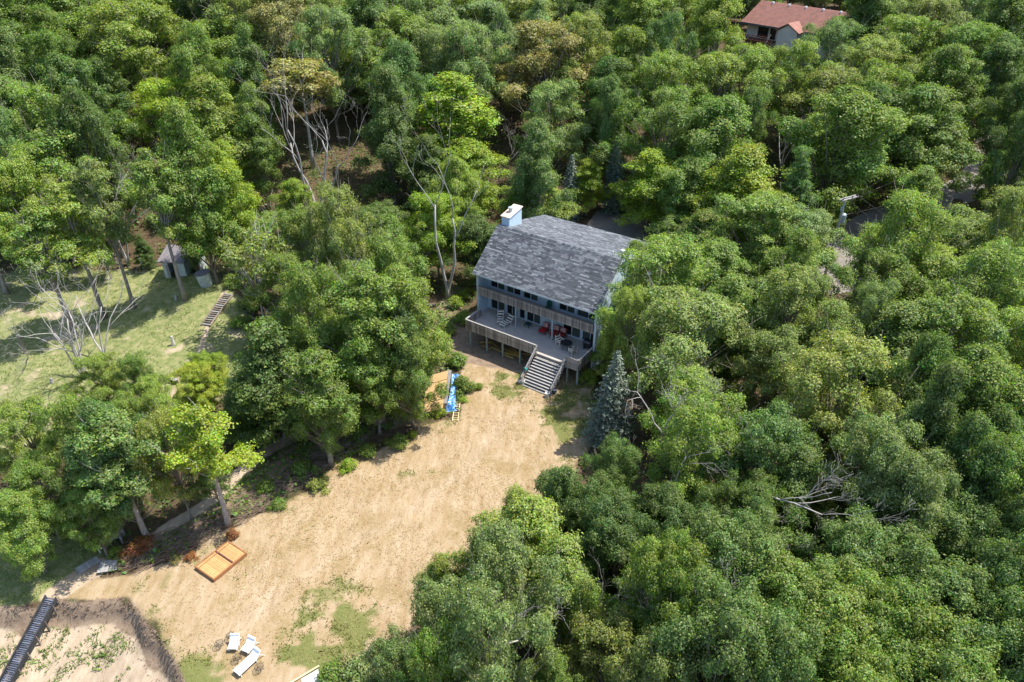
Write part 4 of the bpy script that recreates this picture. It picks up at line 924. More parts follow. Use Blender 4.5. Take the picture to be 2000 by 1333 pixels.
# ------------------------------------------------------------------ plywood lean-to, tarp, ladder
P_top = ground(877, 742); P_bot = ground(868, 806); dv = (P_top - P_bot)[:2]; Lr = float(np.hypot(*dv)); ang = math.atan2(dv[1], dv[0])
lt = empty('lean_to', (P_bot[0], P_bot[1], P_bot[2]), ang, 'tan plywood lean-to roof of four sheets sloping from a grey beam', 'lean-to')
MB().box(-.1, Lr + .1, -.28, .0, .92, 1.12).build('beam', M['greywood'], lt)
for xx in (0, Lr * .5, Lr): MB().box(xx - .06, xx + .06, -.2, -.08, -.1, .92).build('post', M['greywood'], lt)
sw = (Lr + .9) / 4
for k in range(4):
    b = MB(); dz = .025 * k; off = -.12 * (3 - k) * 0
    x0 = -.75 + k * sw; b.add([(x0, .02, 1.10 - dz * 0), (x0 + sw - .09, .02, 1.10), (x0 + sw - .09, 1.95, .42), (x0, 1.95, .42), (x0, .02, 1.125), (x0 + sw - .09, .02, 1.125), (x0 + sw - .09, 1.95, .445), (x0, 1.95, .445)],
          [(3, 2, 1, 0), (4, 5, 6, 7), (0, 1, 5, 4), (1, 2, 6, 5), (2, 3, 7, 6), (3, 0, 4, 7)]); b.build('plywood_sheet', M['plywood'], lt)
for xx in (-.4, Lr): MB().box(xx - .05, xx + .05, 1.8, 1.9, -.1, .42).build('post', M['basement'], lt)
tp0 = ground(890, 736); tp1 = ground(879, 806); dv = (tp1 - tp0)[:2]; Lt = float(np.hypot(*dv)); d = dv / Lt; nn = np.array([-d[1], d[0]])
tm_ = MB(); A_, B_ = 64, 18; vs_ = []
for i in range(A_ + 1):
    for j in range(B_ + 1):
        u = i / A_; v_ = j / B_ - .5; wd = .82 * (1 + .25 * math.sin(7 * u + 1)) * (1 + .2 * rr.uniform(-1, 1) * (abs(v_) > .45)); q_ = tp0[:2] + d * Lt * u + nn * v_ * wd
        e = .5 - abs(v_); hgt = .5 * min(1, e * 5) * (.75 + .4 * float(vnoise(u * Lt, v_ * 2, 41, .5)) ) * min(1, 12 * u + .1, 12 * (1 - u) + .1)
        hgt += .22 * (float(vnoise(u * Lt, v_ * wd, 42, .22)) - .5) + .1 * (float(vnoise(u * Lt, v_ * wd, 43, .1)) - .5)
        vs_.append((q_[0], q_[1], hz(q_[0], q_[1]) + .04 + max(0, hgt)))
tm_.add(vs_, [(i * (B_ + 1) + j, i * (B_ + 1) + j + 1, (i + 1) * (B_ + 1) + j + 1, (i + 1) * (B_ + 1) + j) for i in range(A_) for j in range(B_)])
tag(tm_.build('tarp', M['tarp']), 'crumpled blue tarp draped in a strip beside the plywood lean-to', 'tarp')
l0 = ground(889, 824); l1 = ground(894, 786); dv = (l1 - l0)[:2]; Ll = float(np.hypot(*dv)); ld = empty('ladder', (l0[0], l0[1], l0[2] + .06), math.atan2(dv[1], dv[0]), 'pale wooden ladder sticking out from under the blue tarp', 'ladder')
for s in (-.24, .24): MB().box(0, Ll, s - .03, s + .03, 0, .07).build('rail', M['palewood'], ld)
for k in range(9): MB().box(.12 + k * Ll / 9, .16 + k * Ll / 9, -.21, .21, .015, .055).build('rung', M['palewood'], ld)
# ------------------------------------------------------------------ cedar panel on the lawn
c0 = ground(382, 1112); c1 = ground(419, 1138); c3 = ground(448, 1062); ux = (c1 - c0)[:2]; uy = (c3 - c0)[:2]; LX = float(np.hypot(*ux)); LY = float(np.hypot(*uy)); ang = math.atan2(ux[1], ux[0])
cp = empty('cedar_panel', (c0[0], c0[1], c0[2] + .02), ang, 'orange cedar deck panel with a red-brown frame lying on the dry lawn', 'panel')
for a in ((0, LX, 0, .09), (0, LX, LY - .09, LY), (0, .09, .09, LY - .09), (LX - .09, LX, .09, LY - .09)): MB().box(a[0], a[1], a[2], a[3], 0, .27).build('frame_board', M['cedarframe'], cp)
yb = .09 + (LY - .18) * .62
MB().box(.09, LX - .09, yb - .05, yb + .05, .1, .235).build('cross_bar', M['brownrail'], cp)
y = .10; k = 0
while y < LY - .12:
    y2 = min(y + .135, LY - .095)
    if not (yb - .075 < (y + y2) / 2 < yb + .075): MB().box(.095, LX - .095, y, y2 - .008, .17, .215 + rr.uniform(0, .012)).build('plank', M['cedar'], cp)
    y += .14
MB().box(.30, .34, .095, LY - .095, .228, .262).build('batten', M['cedarframe'], cp)
# ------------------------------------------------------------------ white loungers and wire tables on the lawn
def white_chair(pa, pb, L, label, name='white_lounge_chair'):
    """pa front edge, pb top of the back, in picture coordinates"""
    a = ground(*pa); b = ground(*pb); dv = (b - a)[:2]; ang = math.atan2(dv[1], dv[0]); r = empty(name, (a[0], a[1], a[2]), ang, label, 'lounger', 'white loungers on the lawn')
    bl = .52; wd = .56; f = MB(); ex, ez = bl * .62, bl * .72
    for s in (-wd / 2, wd / 2):
        f.bar((0, s, .30), (L, s, .30), .05, .06)
        for xx in (.12, L - .05): f.bar((xx, s, 0), (xx, s, .29), .05, .05)
        f.bar((L, s, .3), (L + ex, s, .3 + ez), .05, .05); f.bar((L + ex * .6, s, .3 + ez * .6), (L + .55, s, 0), .04, .04)
    f.build('frame', M['white'], r)
    MB().box(.0, L, -wd / 2 + .02, wd / 2 - .02, .335, .37).build('seat', M['white'], r, bev=.015)
    m = MB(); m.bar((L + .03, 0, .36), (L + ex, 0, .33 + ez), wd - .05, .04); m.build('backrest', M['white'], r, bev=.015)
    hd = MB(); hd.tube([(L + ex, -wd / 2, .34 + ez), (L + ex, wd / 2, .34 + ez)], .075, 10); hd.build('headrest', M['white'], r, smooth=False)
white_chair((455, 1275), (465, 1247), .48, 'white lounge chair with a rolled headrest, uppermost of the three')
white_chair((479, 1279), (497, 1257), .48, 'white lounge chair turned sideways, right of the uppermost one')
white_chair((463, 1321), (497, 1289), 1.35, 'long white chaise lounge beside the two shorter white chairs', 'white_chaise')
def wire_table(px, py, R, label):
    R *= .8; r = at_ground('wire_table', px, py, rr.uniform(0, 6), label, 'table', 'dark wire tables on the lawn'); t_ = MB()
    t_.tube([(R * math.cos(2 * PI * k / 18), R * math.sin(2 * PI * k / 18), .38) for k in range(19)], .013, 5)
    for k in range(-3, 4):
        c = k * R / 3.6; h = math.sqrt(max(0, R * R - c * c)); t_.tube([(c, -h, .38), (c, h, .38)], .006, 4); t_.tube([(-h, c, .385), (h, c, .385)], .006, 4)
    t_.build('tabletop', M['darkmetal'], r); l_ = MB()
    for k in range(3): a = 2.1 * k; l_.tube([(R * .95 * math.cos(a), R * .95 * math.sin(a), .38), (R * .5 * math.cos(a), R * .5 * math.sin(a), .22), (R * .98 * math.cos(a), R * .98 * math.sin(a), 0)], .014, 5)
    l_.tube([(R * .6 * math.cos(2 * PI * k / 12), R * .6 * math.sin(2 * PI * k / 12), .2) for k in range(13)], .01, 4); l_.build('legs', M['darkmetal'], r)
wire_table(430, 1264, .34, 'dark round wire table, farthest left by the white chairs'); wire_table(452, 1248, .30, 'dark wire table just above the uppermost white chair')
wire_table(465, 1291, .30, 'dark wire table between the white chairs and the chaise'); wire_table(508, 1310, .34, 'dark wire table right of the white chaise')
b0 = ground(566, 1338); b1 = ground(624, 1303); dv = b1 - b0; o = MB().box(-.1, float(np.hypot(dv[0], dv[1])), -.05, .05, 0, .05).build('long_board', M['palewood']); o.location = (b0[0], b0[1], b0[2] + .12); o.rotation_euler = (0, 0, math.atan2(dv[1], dv[0]))
tag(o, 'long pale board lying along the edge of the bottom concrete pad', 'board')
pts = [ground(x_, y_)[:2] for x_, y_ in ((588, 1328), (622, 1308), (628, 1345), (600, 1362))]; pz = max(hz(*p_) for p_ in pts) + .06
pd = MB(); pd.add([(*p_, pz - .3) for p_ in pts] + [(*p_, pz) for p_ in pts], [(3, 2, 1, 0), (4, 5, 6, 7)] + [(i, (i + 1) % 4, 4 + (i + 1) % 4, 4 + i) for i in range(4)])
tag(pd.build('concrete_pad', M['dirtywhite']), 'whitish concrete pad at the bottom edge of the lawn', 'concrete pad')
# ------------------------------------------------------------------ grey boards at the bluff top
def slatted(c, c1, c2, n, th, label, name, z=.12, mat='greywood', tilt=(0, 0)):
    """frame corner c, along-edge corner c1, across-edge corner c2"""
    a = ground(*c); u = (ground(*c1) - a)[:2]; v_ = (ground(*c2) - a)[:2]; LX, LY = float(np.hypot(*u)), float(np.hypot(*v_)); ang = math.atan2(u[1], u[0]); sg = 1 if u[0] * v_[1] - u[1] * v_[0] > 0 else -1
    r = empty(name, (a[0], a[1], a[2]), ang, label, 'boards'); r.rotation_euler = (tilt[0], tilt[1], ang)
    for k in range(n): MB().box(LX * k / n, LX * (k + .93) / n, min(0, sg * LY), max(0, sg * LY), z + rr.uniform(0, .015), z + th).build('board', M[mat], r)
    for q_ in (.12, .88): MB().box(0, LX, min(sg * LY * q_, sg * LY * q_ + .07), max(sg * LY * q_, sg * LY * q_ + .07), z - .1, z - .002).build('batten', M[mat], r)
    return r
slatted((148, 1114), (190, 1090), (157, 1124), 11, .045, 'slatted grey platform of short boards at the top of the bluff', 'slatted_platform', .15, 'stairwood')
slatted((191, 1124), (213, 1122), (198, 1101), 3, .04, 'left of two flat grey board panels beside the slatted platform', 'board_panel', .22, 'stairwood', (.03, -.02))
slatted((215, 1121), (229, 1118), (224, 1099), 2, .04, 'right of two flat grey board panels beside the slatted platform', 'board_panel', .22, 'stairwood', (-.02, .03))
lb0 = ground(209, 1064); lb1 = ground(247, 1050); dv = lb1 - lb0; lbp = empty('leaning_board', (lb0[0], lb0[1], lb0[2]), math.atan2(dv[1], dv[0]), 'dark weathered board panel leaning in front of the thick grey trunk', 'board')
Lb = float(np.hypot(dv[0], dv[1]))
for k in range(4): m = MB(); m.bar((0, .12 + .02 - k * .05, .15 + k * .22), (Lb, .12 - k * .05 + .02, .15 + k * .22), .21, .03, up=(0, 1, .2)); m.build('board', M['greywood'], lbp)
MB().box(0, Lb, -.12, .02, .95, .99).build('cap', M['stairwood'], lbp)
for px, py in ((197, 1082), (240, 1062)):
    o = at_ground('short_post', px, py, 0, 'short grey post ' + ('behind the slatted platform' if px < 220 else 'right of the leaning board'), 'post'); MB().lathe([(.07, -.1), (.065, .7), (.04, .72)], seg=9).build('shaft', M['stairwood'], o)
# ------------------------------------------------------------------ bluff steps
s0 = ground(103, 1172); s1 = ground(12, 1345); NS = 22; S = []
for k in range(NS + 1):
    u = k / NS; x_, y_ = s0[0] + (s1[0] - s0[0]) * u, s0[1] + (s1[1] - s0[1]) * u; S.append((x_, y_, hz(x_, y_)))
S = np.array(S)
S[:, 2] = np.maximum(np.linspace(S[0, 2], S[-1, 2] + .1, NS + 1), S[:, 2] + .02)
for _ in range(4): S[1:-1, 2] = (S[:-2, 2] + S[1:-1, 2] * 2 + S[2:, 2]) / 4
d = (s1 - s0)[:2]; Ls = float(np.hypot(*d)); d = d / Ls; nn = np.array([-d[1], d[0]]); bs = empty('beach_steps', (0, 0, 0), 0, 'long black-sided steps running down the sandy bluff', 'steps')
bs.location = (s0[0], s0[1], s0[2]); O_ = np.array([s0[0], s0[1], s0[2]])
for sg in (-.40, .40):
    m = MB()
    for dz in (.10, .24, .38): m.tube([tuple(np.array([p_[0] + nn[0] * sg, p_[1] + nn[1] * sg, p_[2] + dz]) - O_) for p_ in S], .06, 7)
    m.build('side_rail', M['black'], bs)
    for k in range(2, NS, 4): MB().bar((S[k][0] + nn[0] * sg - O_[0], S[k][1] + nn[1] * sg - O_[1], hz(S[k][0], S[k][1]) - O_[2] - .3), (S[k][0] + nn[0] * sg - O_[0], S[k][1] + nn[1] * sg - O_[1], S[k][2] - O_[2] + .3), .1, .1).build('support_post', M['logs'], bs)
for k in range(NS):
    for q_ in (0, .5):
        p_ = S[k] + (S[k + 1] - S[k]) * (q_ + .25) - O_; a = p_[:2] - nn * .34; b = p_[:2] + nn * .34
        m = MB(); m.bar((a[0], a[1], p_[2] + .22 + rr.uniform(-.02, .02)), (b[0], b[1], p_[2] + .22 + rr.uniform(-.02, .02)), Ls / NS * .30, .05); m.build('tread', M['step'], bs)
# ------------------------------------------------------------------ dune: shed, tank, timber steps, stumps
p = ground(356, 540); shed = empty('shed', (p[0], p[1], p[2]), -.06, 'small pale shed with a flat grey roof and a dark doorway', 'shed')
SW, SD, SH = 4.0, 2.4, 2.0
wl = MB(); wl.box(-2.0, -1.35, 0, .12, -.4, SH); wl.box(-.55, .55, 0, .12, -.4, SH); wl.box(-1.35, -.55, 0, .12, 1.75, SH); wl.box(-2.0, -1.88, .12, SD, -.4, SH); wl.box(.43, .55, .12, SD, -.4, SH); wl.box(-2.0, 1.9, SD, SD + .12, -.4, SH); wl.box(1.78, 1.9, .9, SD, -.4, SH)
wl.build('wall', M['shedwall'], shed)
rf = MB(); rf.prism([(-.45, SH - .12), (SD + .2, SH + .55), (SD + .2, SH + .65), (-.45, SH - .02)], -2.3, .85); rf.prism([(.5, SH + .12), (SD + .2, SH + .5), (SD + .2, SH + .58), (.5, SH + .2)], .86, 2.15); rf.build('roof', M['shedroof'], shed)
dr = MB(); dr.box(-1.32, -1.0, -.55, -.5, 0, 1.7); dr.build('door', M['stairwood'], shed); MB().box(-1.34, -.56, 1.2, 1.25, -.3, 1.74).build('back_panel', M['basement'], shed)
MB().box(.7, 1.6, 1.6, 2.2, -.2, .8).build('rusty_bin', M['rust'], shed)
p = ground(404, 557); tk = empty('tank', (p[0], p[1], p[2] - .1), 0, 'pale concrete tank with a dark lid right of the shed', 'tank'); tk.rotation_euler = (0, -.12, 0)
MB().lathe([(.62, -.3), (.78, 1.55), (.78, 1.6)], seg=20).build('body', M['shedwall'], tk); MB().lathe([(.84, 1.6), (.84, 1.68), (.2, 1.74)], seg=20).build('lid', M['shedroof'], tk)
a = ground(448, 576); b = ground(402, 638); dv = b - a; Ls2 = float(np.hypot(dv[0], dv[1])); ts = empty('timber_steps', (a[0], a[1], a[2]), math.atan2(dv[1], dv[0]), 'old grey timber steps leading down the dune path', 'steps')
for s in (-.5, .5):
    m = MB(); m.tube([(Ls2 * k / 6, s, hz(a[0] + dv[0] * k / 6, a[1] + dv[1] * k / 6) - a[2] + .12) for k in range(7)], .1, 6); m.build('side_log', M['logs'], ts)
for k in range(16):
    u = (k + .5) / 16; z_ = hz(a[0] + dv[0] * u, a[1] + dv[1] * u) - a[2]; MB().box(Ls2 * u - .07, Ls2 * u + .07, -.42, .42, z_ + .03 + rr.uniform(-.03, .03), z_ + .17).build('step', M['logs'] if k % 3 else M['stairwood'], ts)
for px, py, hh, lb, nm, mt in ((344, 587, .6, 'short grey stump left of the tall trunk by the shed', 'stump', 'stairwood'), (339, 674, 1.0, 'small whitish post standing on the dune grass', 'white_post', 'dirtywhite'), (102, 748, .5, 'dark stump at the lower edge of the dune', 'stump', 'greywood'), (50, 690, 2.2, 'tall broken grey trunk at the left of the dune', 'broken_trunk', 'logs')):
    o = at_ground(nm, px, py, 0, lb, nm.split('_')[-1]); r_ = .16 if hh < 2 else .13
    m = MB(); m.tube([(0, 0, -.1), (.02, .01, hh * .5), (.05, 0, hh)], [r_ * 1.25, r_, r_ * .8], 9); m.build('shaft', M[mt], o)
    t_ = MB(); t_.lathe([(r_ * .78, 0), (r_ * .74, .03), (r_ * .3, .05)], (.05, 0, hh), 9); t_.build('top', M['deadwood'], o)
o = at_ground('bench', 341, 748, -.5, 'small low grey bench beside the sandy dune path', 'bench'); MB().box(-.42, .42, -.2, .2, .38, .45).build('seat', M['stairwood'], o)
for s in (-.33, .33): MB().box(s - .05, s + .05, -.17, .17, 0, .38).build('leg', M['basement'], o)
# ------------------------------------------------------------------ utility pole
PT = at(1652, 386, 10.5); pz = hz(PT[0], PT[1]); up = empty('utility_pole', (PT[0], PT[1], pz), 0, 'grey wooden utility pole with two crossarms and a transformer', 'utility pole'); H_ = 10.5 - pz
MB().tube([(0, 0, -.3), (0, 0, H_ * .5), (0, 0, H_)], [.19, .16, .12], 10).build('pole', M['deadwood'], up)
ca = at(1643, 381, 10.4) - at(1675, 372, 10.4); ca = ca[:2] / np.hypot(*ca[:2])
cn = np.array([-ca[1], ca[0]])
for s in (-.17, .17): m = MB(); c = cn * s; m.bar((c[0] - ca[0] * 1.9, c[1] - ca[1] * 1.9, H_ - .2), (c[0] + ca[0] * .75, c[1] + ca[1] * .75, H_ - .2), .1, .12); m.build('crossarm', M['deadwood'], up)
for q_ in (-1.75, -.9, .6): MB().lathe([(.04, 0), (.07, .06), (.05, .12), (.07, .17), (.03, .22)], (ca[0] * q_ + cn[0] * .17, ca[1] * q_ + cn[1] * .17, H_ - .14), 8).build('insulator', M['black'], up)
tf = (-ca[0] * .42, -ca[1] * .42, H_ - 3.1)
MB().lathe([(.30, 0), (.32, .1), (.32, 1.0), (.2, 1.12), (.05, 1.16)], tf, 14).build('transformer', M['galv'], up)
MB().lathe([(.09, 0), (.1, .4)], (ca[0] * .25, ca[1] * .25, H_ - 1.5), 8).build('cutout', M['galv'], up)
for k, (q_, e1) in enumerate(((-1.75, (1930, 500)), (.0, (1880, 510)), (0., (1850, 560)))):
    zt = H_ + pz + (.08 if k < 2 else -5.2); a = np.array([PT[0] + ca[0] * q_, PT[1] + ca[1] * q_, zt]); b = at(*e1, 8.2 if k < 2 else 5.0)
    pts = [a + (b - a) * u - np.array([0, 0, 1.1 * 4 * u * (1 - u)]) for u in np.linspace(0, 1, 14)]
    m = MB(); m.tube(pts, .022, 5); tag(m.build('power_line', M['black']), ('upper wire from the far end of the crossarm', 'middle wire from the top of the utility pole', 'lowest wire from halfway down the utility pole')[k], 'wire', 'wires from the utility pole')
# ------------------------------------------------------------------ red-roofed house
EZ = 15.2; e0 = at(1458, 43, EZ); e1 = at(1600, 66, EZ); dv = e1 - e0; ra = math.atan2(dv[1], dv[0]); rz_ = hz(e0[0] + 8, e0[1]); RH = EZ - rz_; RL = 24.0; RD = 11.0
red = empty('red_roofed_house', (e0[0], e0[1], rz_), ra, 'cream house with a terracotta red roof above the trees', 'house')
RR = 3.1
MB().prism([(-.6, RH), (RD / 2, RH + RR), (RD + .6, RH), (RD + .6, RH - .18), (RD / 2, RH + RR - .2), (-.6, RH - .18)], -.8, RL).build('roof', M['redroof'], red)
rs = MB(); k = 0
while k < 30:
    y_ = -.6 + k * (RD / 2 + .6) / 30; z_ = RH + RR * k / 30; y2 = y_ + (RD / 2 + .6) / 30; rs.add([(-.82, y_, z_ + .004), (RL, y_, z_ + .004), (RL, y_, z_ + .05), (-.82, y_, z_ + .05), (-.82, y2 + .02, z_ + RR / 30 + .012), (RL, y2 + .02, z_ + RR / 30 + .012)], [(0, 1, 2, 3), (3, 2, 5, 4)]); k += 1
rs.build('shingle_courses', M['redroof'], red, kind='stuff')
MB().box(-.8, RL, -.66, -.602, RH - .3, RH).build('fascia', M['basement'], red)
rw = MB(); wins = [(2.4, 4.6), (5.0, 6.2), (13.6, 15.0), (17, 18.5)]
rw.box(0, RL - .4, .6, .8, -4, RH - 2.45); rw.box(0, RL - .4, .6, .8, RH - .45, RH - .2); x = 0
for a_, b_ in wins + [(RL - .4, 0)]: rw.box(x, a_, .6, .8, RH - 2.45, RH - .45); x = b_
rw.box(0, .2, .8, RD, -4, RH - .2); rw.box(RL - .6, RL - .4, .8, RD, -4, RH - .2); rw.box(.2, RL - .6, RD - .2, RD, -4, RH - .2); rw.build('wall', M['stucco'], red)
gb = MB(); gb.prism([(.6, RH - .2), (RD - .02, RH - .2), (RD / 2, RH + RR - .35)], .02, .2); gb.build('gable_wall', M['stucco'], red)
for a_, b_ in wins:
    f = MB(); f.box(a_, a_ + .08, .55, .78, RH - 2.45, RH - .45); f.box(b_ - .08, b_, .55, .78, RH - 2.45, RH - .45); f.box(a_ + .08, b_ - .08, .55, .78, RH - .55, RH - .45); f.box(a_ + .08, b_ - .08, .55, .78, RH - 2.45, RH - 2.35); w_ = f.build('window', M['basement'], red); MB().box(a_ + .08, b_ - .08, .68, .72, RH - 2.35, RH - .55).build('pane', M['glass'], w_)
gx0, gx1 = 7.6, 11.8; gm = (gx0 + gx1) / 2; gw = MB(); n3 = [(gx0, RH - .25), (gx1, RH - .25), (gm, RH + 1.0)]
gw.box(gx0 + .2, gx1 - .2, -1.7, .6, -4, RH - .25); gw.build('porch_wall', M['stucco'], red)
pg = MB(); pg.add([(gx0 - .4, -2.1, RH - .15), (gm, -2.1, RH + 1.25), (gx1 + .4, -2.1, RH - .15), (gx0 - .4, 1.3, RH + .05), (gm, 2.2, RH + 1.25), (gx1 + .4, 1.3, RH + .05), (gx0 - .4, -2.1, RH - .32), (gm, -2.1, RH + 1.05), (gx1 + .4, -2.1, RH - .32)], [(0, 1, 4, 3), (1, 2, 5, 4), (6, 7, 1, 0), (7, 8, 2, 1)]); pg.build('porch_roof', M['redroof'], red)
gp = MB(); gp.add([(gx0 + .2, -1.72, RH - .25), (gx1 - .2, -1.72, RH - .25), (gm, -1.72, RH + .98)], [(0, 1, 2)]); gp.build('porch_gable', M['stucco'], red)
MB().box(-1.5, 6.6, -2.2, .6, RH - 2.75, RH - 2.6).build('deck_floor', M['brownrail'], red); rl = MB(); rl.box(-1.5, 6.6, -2.2, -2.12, RH - 1.72, RH - 1.62); rl.box(-1.5, 6.6, -2.2, -2.15, RH - 2.9, RH - 2.5)
for k in range(10): rl.box(-1.5 + k * .89, -1.42 + k * .89, -2.2, -2.12, RH - 2.6, RH - 1.72)
rl.build('deck_railing', M['brownrail'], red)
for x_ in (-1.3, 2.5, 6.3): MB().box(x_ - .1, x_ + .1, -2.1, -1.9, -4, RH - 2.76).build('post', M['brownrail'], red)
for k in range(6): MB().box(1.8 + k * 3.4, 2.15 + k * 3.4, RD / 2 - .6, RD / 2 - .25, RH + RR - .3, RH + RR + .12).build('roof_vent', M['white'], red, bev=.03)
# ------------------------------------------------------------------ grass, undergrowth, brush
gr = np.random.default_rng(404)
def scatter(n, x0, x1, y0, y1): return gr.uniform(x0, x1, n), gr.uniform(y0, y1, n)
def blades(name, x, y, hgt, spread, per, col, jit, kind='stuff', lean=.5, wide=.03):
    n = len(x); z = height(x, y); V = []; T = []
    for k in range(per):
        a = gr.uniform(0, 2 * PI, n); bx = x + gr.normal(size=n) * spread; by = y + gr.normal(size=n) * spread; h = hgt * gr.uniform(.6, 1.35, n); l = h * gr.uniform(.1, lean * 2, n); wd = wide * gr.uniform(.7, 1.5, n)
        ca, sa = np.cos(a), np.sin(a); z0 = z - .03
        p0 = np.stack([bx - sa * wd, by + ca * wd, z0], 1); p1 = np.stack([bx + sa * wd, by - ca * wd, z0], 1)
        p2 = np.stack([bx + ca * l * .6 + sa * wd * .6, by + sa * l * .6 - ca * wd * .6, z0 + h * .7], 1); p3 = np.stack([bx + ca * l, by + sa * l, z0 + h], 1)
        V.append(np.stack([p0, p1, p2, p3], 1).reshape(-1, 3)); t = np.ones((n, 3)); t[:, 0] = np.clip(1 + jit * gr.normal(size=n), .4, 1.8); t[:, 1] = .5 + .02 * gr.normal(size=n); T.append(t)
    o = bpy.data.objects.new(name, quad_mesh(name, np.concatenate(V), np.concatenate(T).astype(np.float32), M['blade'])); o.color = (*col, 1); tag(link(o), kind=kind); return o
x, y = scatter(60000, -24, 16, 27, 66); m = masks(x, y); keep = (m[0] > .5) & (m[4] < .3) & (sdist(x, y, BLUFF) < -.3) & (gr.uniform(size=len(x)) < .25 + .75 * sstep(.35, .65, vnoise(x, y, 61, 2.5)))
blades('dry_grass', x[keep], y[keep], .10, .05, 2, (.40, .295, .155), .34, lean=1.0, wide=.02)
x, y = scatter(70000, -26, 16, 27, 67); m = masks(x, y); keep = (m[0] > .4) & (m[4] < .4) & (gr.uniform(size=len(x)) < m[1] * .9 * sstep(.3, .6, vnoise(x, y, 63, .9))) & (sdist(x, y, BLUFF) < 0)
blades('lawn_weeds', x[keep], y[keep], .15, .07, 3, (.21, .215, .06), .32, lean=.8, wide=.03)
x, y = scatter(60000, -58, -10, 28, 84); m = masks(x, y); keep = (m[2] > .5) & (m[3] < .35) & (sdist(x, y, BLUFF) < -.2) & (gr.uniform(size=len(x)) < (.1 + .9 * sstep(.35, .65, vnoise(x, y, 65, 1.5))) * np.where(sdist(x, y, DUNE) > 0, .55, 1))
blades('dune_grass', x[keep], y[keep], .26, .09, 2, (.22, .265, .08), .26, lean=.7, wide=.022)
x, y = scatter(7000, -34, -12, 18, 37); b_ = sdist(x, y, BLUFF); keep = (b_ > 1.2) & (vnoise((x * .8 - y * .6) * 1.0, (x * .6 + y * .8) * .3, 67, .7) > .60)
blades('bluff_grass', x[keep], y[keep], .26, .12, 4, (.13, .20, .04), .25, lean=.7, wide=.03)
x, y = scatter(150000, -95, 95, 20, 150); m = masks(x, y); sd = sdist(x, y, LAWN); hx = (x - W0[0]) * XH[0] + (y - W0[1]) * XH[1]; hy = (x - W0[0]) * YH[0] + (y - W0[1]) * YH[1]
inh = (hx > -.6) & (hx < HL + .8) & (hy > -3) & (hy < 14); keep = (m[0] < .3) & (m[2] < .5) & (m[3] < .2) & ~inh & (sdist(x, y, BLUFF) < -.5) & (ldist(x, y, ROADP) > 3) & (vnoise(x, y, 71, 3) > .3)
xs, ys = x[keep], y[keep]; n = len(xs); c = np.stack([xs, ys, height(xs, ys) + gr.uniform(.08, .55, n)], 1); nr = gr.normal(size=(n, 3)) * .5 + [0, 0, 1]
V = leaves(gr, c, nr, .34); o = bpy.data.objects.new('undergrowth', quad_mesh('undergrowth', V, tints(gr, n, .3, .03), M['leaf'])); o.color = (.11, .18, .03, 1); tag(link(o), kind='stuff')
x, y = scatter(60000, -34, -2, 34, 72); m = masks(x, y); keep = (m[5] > .35) & (m[0] < .6) & (m[3] < .3) & (sdist(x, y, BLUFF) < -.4) & (vnoise(x, y, 75, 1.6) > .5); xs, ys = x[keep], y[keep]; n = len(xs)
c = np.stack([xs, ys, height(xs, ys) + gr.uniform(.05, .35, n)], 1)
o = bpy.data.objects.new('ground_cover', quad_mesh('ground_cover', leaves(gr, c, gr.normal(size=(n, 3)) * .5 + [0, 0, 1], .22), tints(gr, n, .3, .03), M['leaf'])); o.color = (.19, .28, .05, 1); tag(link(o), kind='stuff')
BR = poly([(232, 1110), (262, 1062), (330, 1040), (420, 1010), (470, 975), (560, 925), (690, 850), (720, 800), (760, 790), (770, 820), (700, 870), (600, 950), (480, 1020), (380, 1075), (300, 1105)])
x, y = scatter(26000, -30, -6, 33, 62); keep = sdist(x, y, BR) > 0; x, y = x[keep][:1300], y[keep][:1300]; mb = MB()
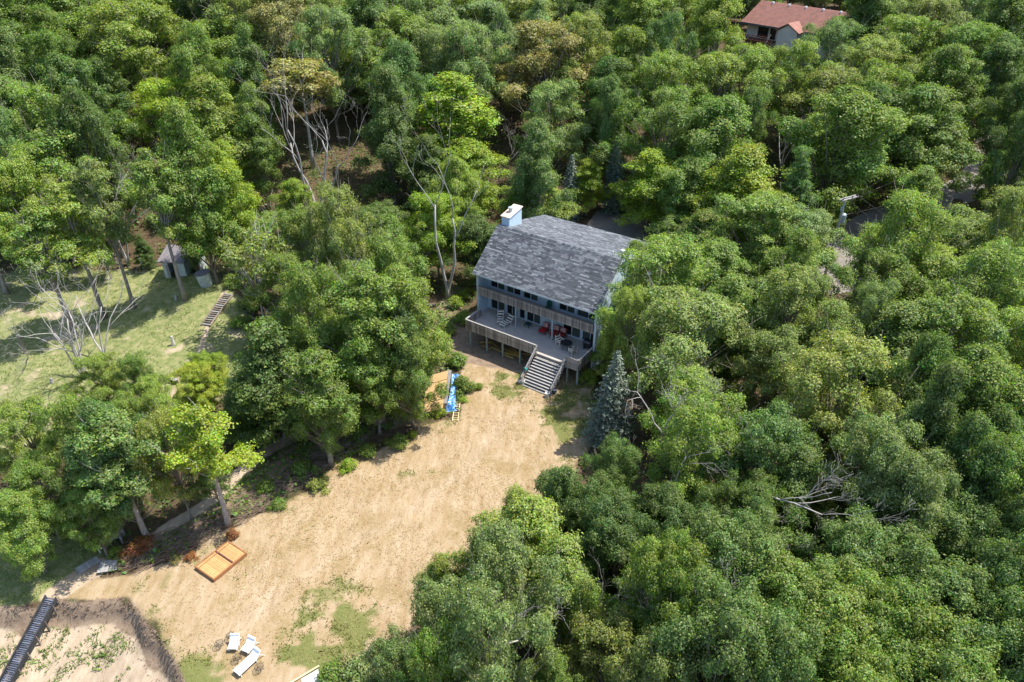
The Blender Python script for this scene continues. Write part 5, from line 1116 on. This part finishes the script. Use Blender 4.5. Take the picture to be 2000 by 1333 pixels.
for a_, b_ in zip(x, y):
    L = gr.uniform(.4, 2.2); an = math.radians(33) + gr.normal() * .5; z0 = hz(a_, b_) + gr.uniform(.0, .28); dx, dy = math.cos(an) * L / 2, math.sin(an) * L / 2; r_ = gr.uniform(.008, .028)
    mb.tube([(a_ - dx, b_ - dy, z0 + gr.uniform(-.05, .15)), (a_ + gr.normal() * .08, b_ + gr.normal() * .08, z0 + .05), (a_ + dx, b_ + dy, z0 + gr.uniform(-.05, .2))], [r_, r_ * .8, r_ * .4], 4, cap=False)
tag(mb.build('brush_pile', M['brush']), kind='stuff')
x, y = scatter(40000, -34, -10, 18, 38); b_ = sdist(x, y, BLUFF); keep = (b_ > -.15) & (b_ < 1.5) & (gr.uniform(size=len(x)) < np.where(b_ < .6, 1, .25)); x, y = x[keep][:1200], y[keep][:1200]; z = height(x, y); mb = MB()
for a_, b2, z2 in zip(x, y, z):
    if gr.uniform() < .78:
        r_ = gr.uniform(.03, .11); p4 = [(a_ + r_ * gr.uniform(.6, 1.3) * dx, b2 + r_ * gr.uniform(.6, 1.3) * dy, z2 + r_ * dz_ * gr.uniform(.6, 1.2)) for dx, dy, dz_ in ((1, 0, 0), (-.5, .9, 0), (-.5, -.9, 0), (0, 0, 1.0))]; mb.add(p4, [(0, 1, 3), (1, 2, 3), (2, 0, 3)])
    else:
        L = gr.uniform(.15, .5); an = gr.uniform(0, 6.28); mb.tube([(a_, b2, z2 + .05), (a_ + math.cos(an) * L * .5, b2 + math.sin(an) * L * .5, z2 + gr.uniform(-.05, .12)), (a_ + math.cos(an) * L, b2 + math.sin(an) * L, z2 - gr.uniform(0, .3))], [.014, .01, .004], 4, cap=False)
tag(mb.build('roots_and_clods', M['brush']), kind='stuff')
x, y = scatter(500, -30, -6, 33, 62); keep = (sdist(x, y, BR) > -.2) & (vnoise(x, y, 73, 2) > .5); x, y = x[keep], y[keep]
n = 14 * len(x); c = np.stack([np.repeat(x, 14) + gr.normal(size=n) * .22, np.repeat(y, 14) + gr.normal(size=n) * .22, 0 * np.repeat(x, 14)], 1); c[:, 2] = height(c[:, 0], c[:, 1]) + gr.uniform(.05, .4, n)
o = bpy.data.objects.new('dry_brush_leaves', quad_mesh('dry_brush_leaves', leaves(gr, c, gr.normal(size=(n, 3)) + [0, 0, .6], .17), tints(gr, n, .35, .02), M['leaf'])); o.color = (.22, .12, .05, 1); tag(link(o), kind='stuff')
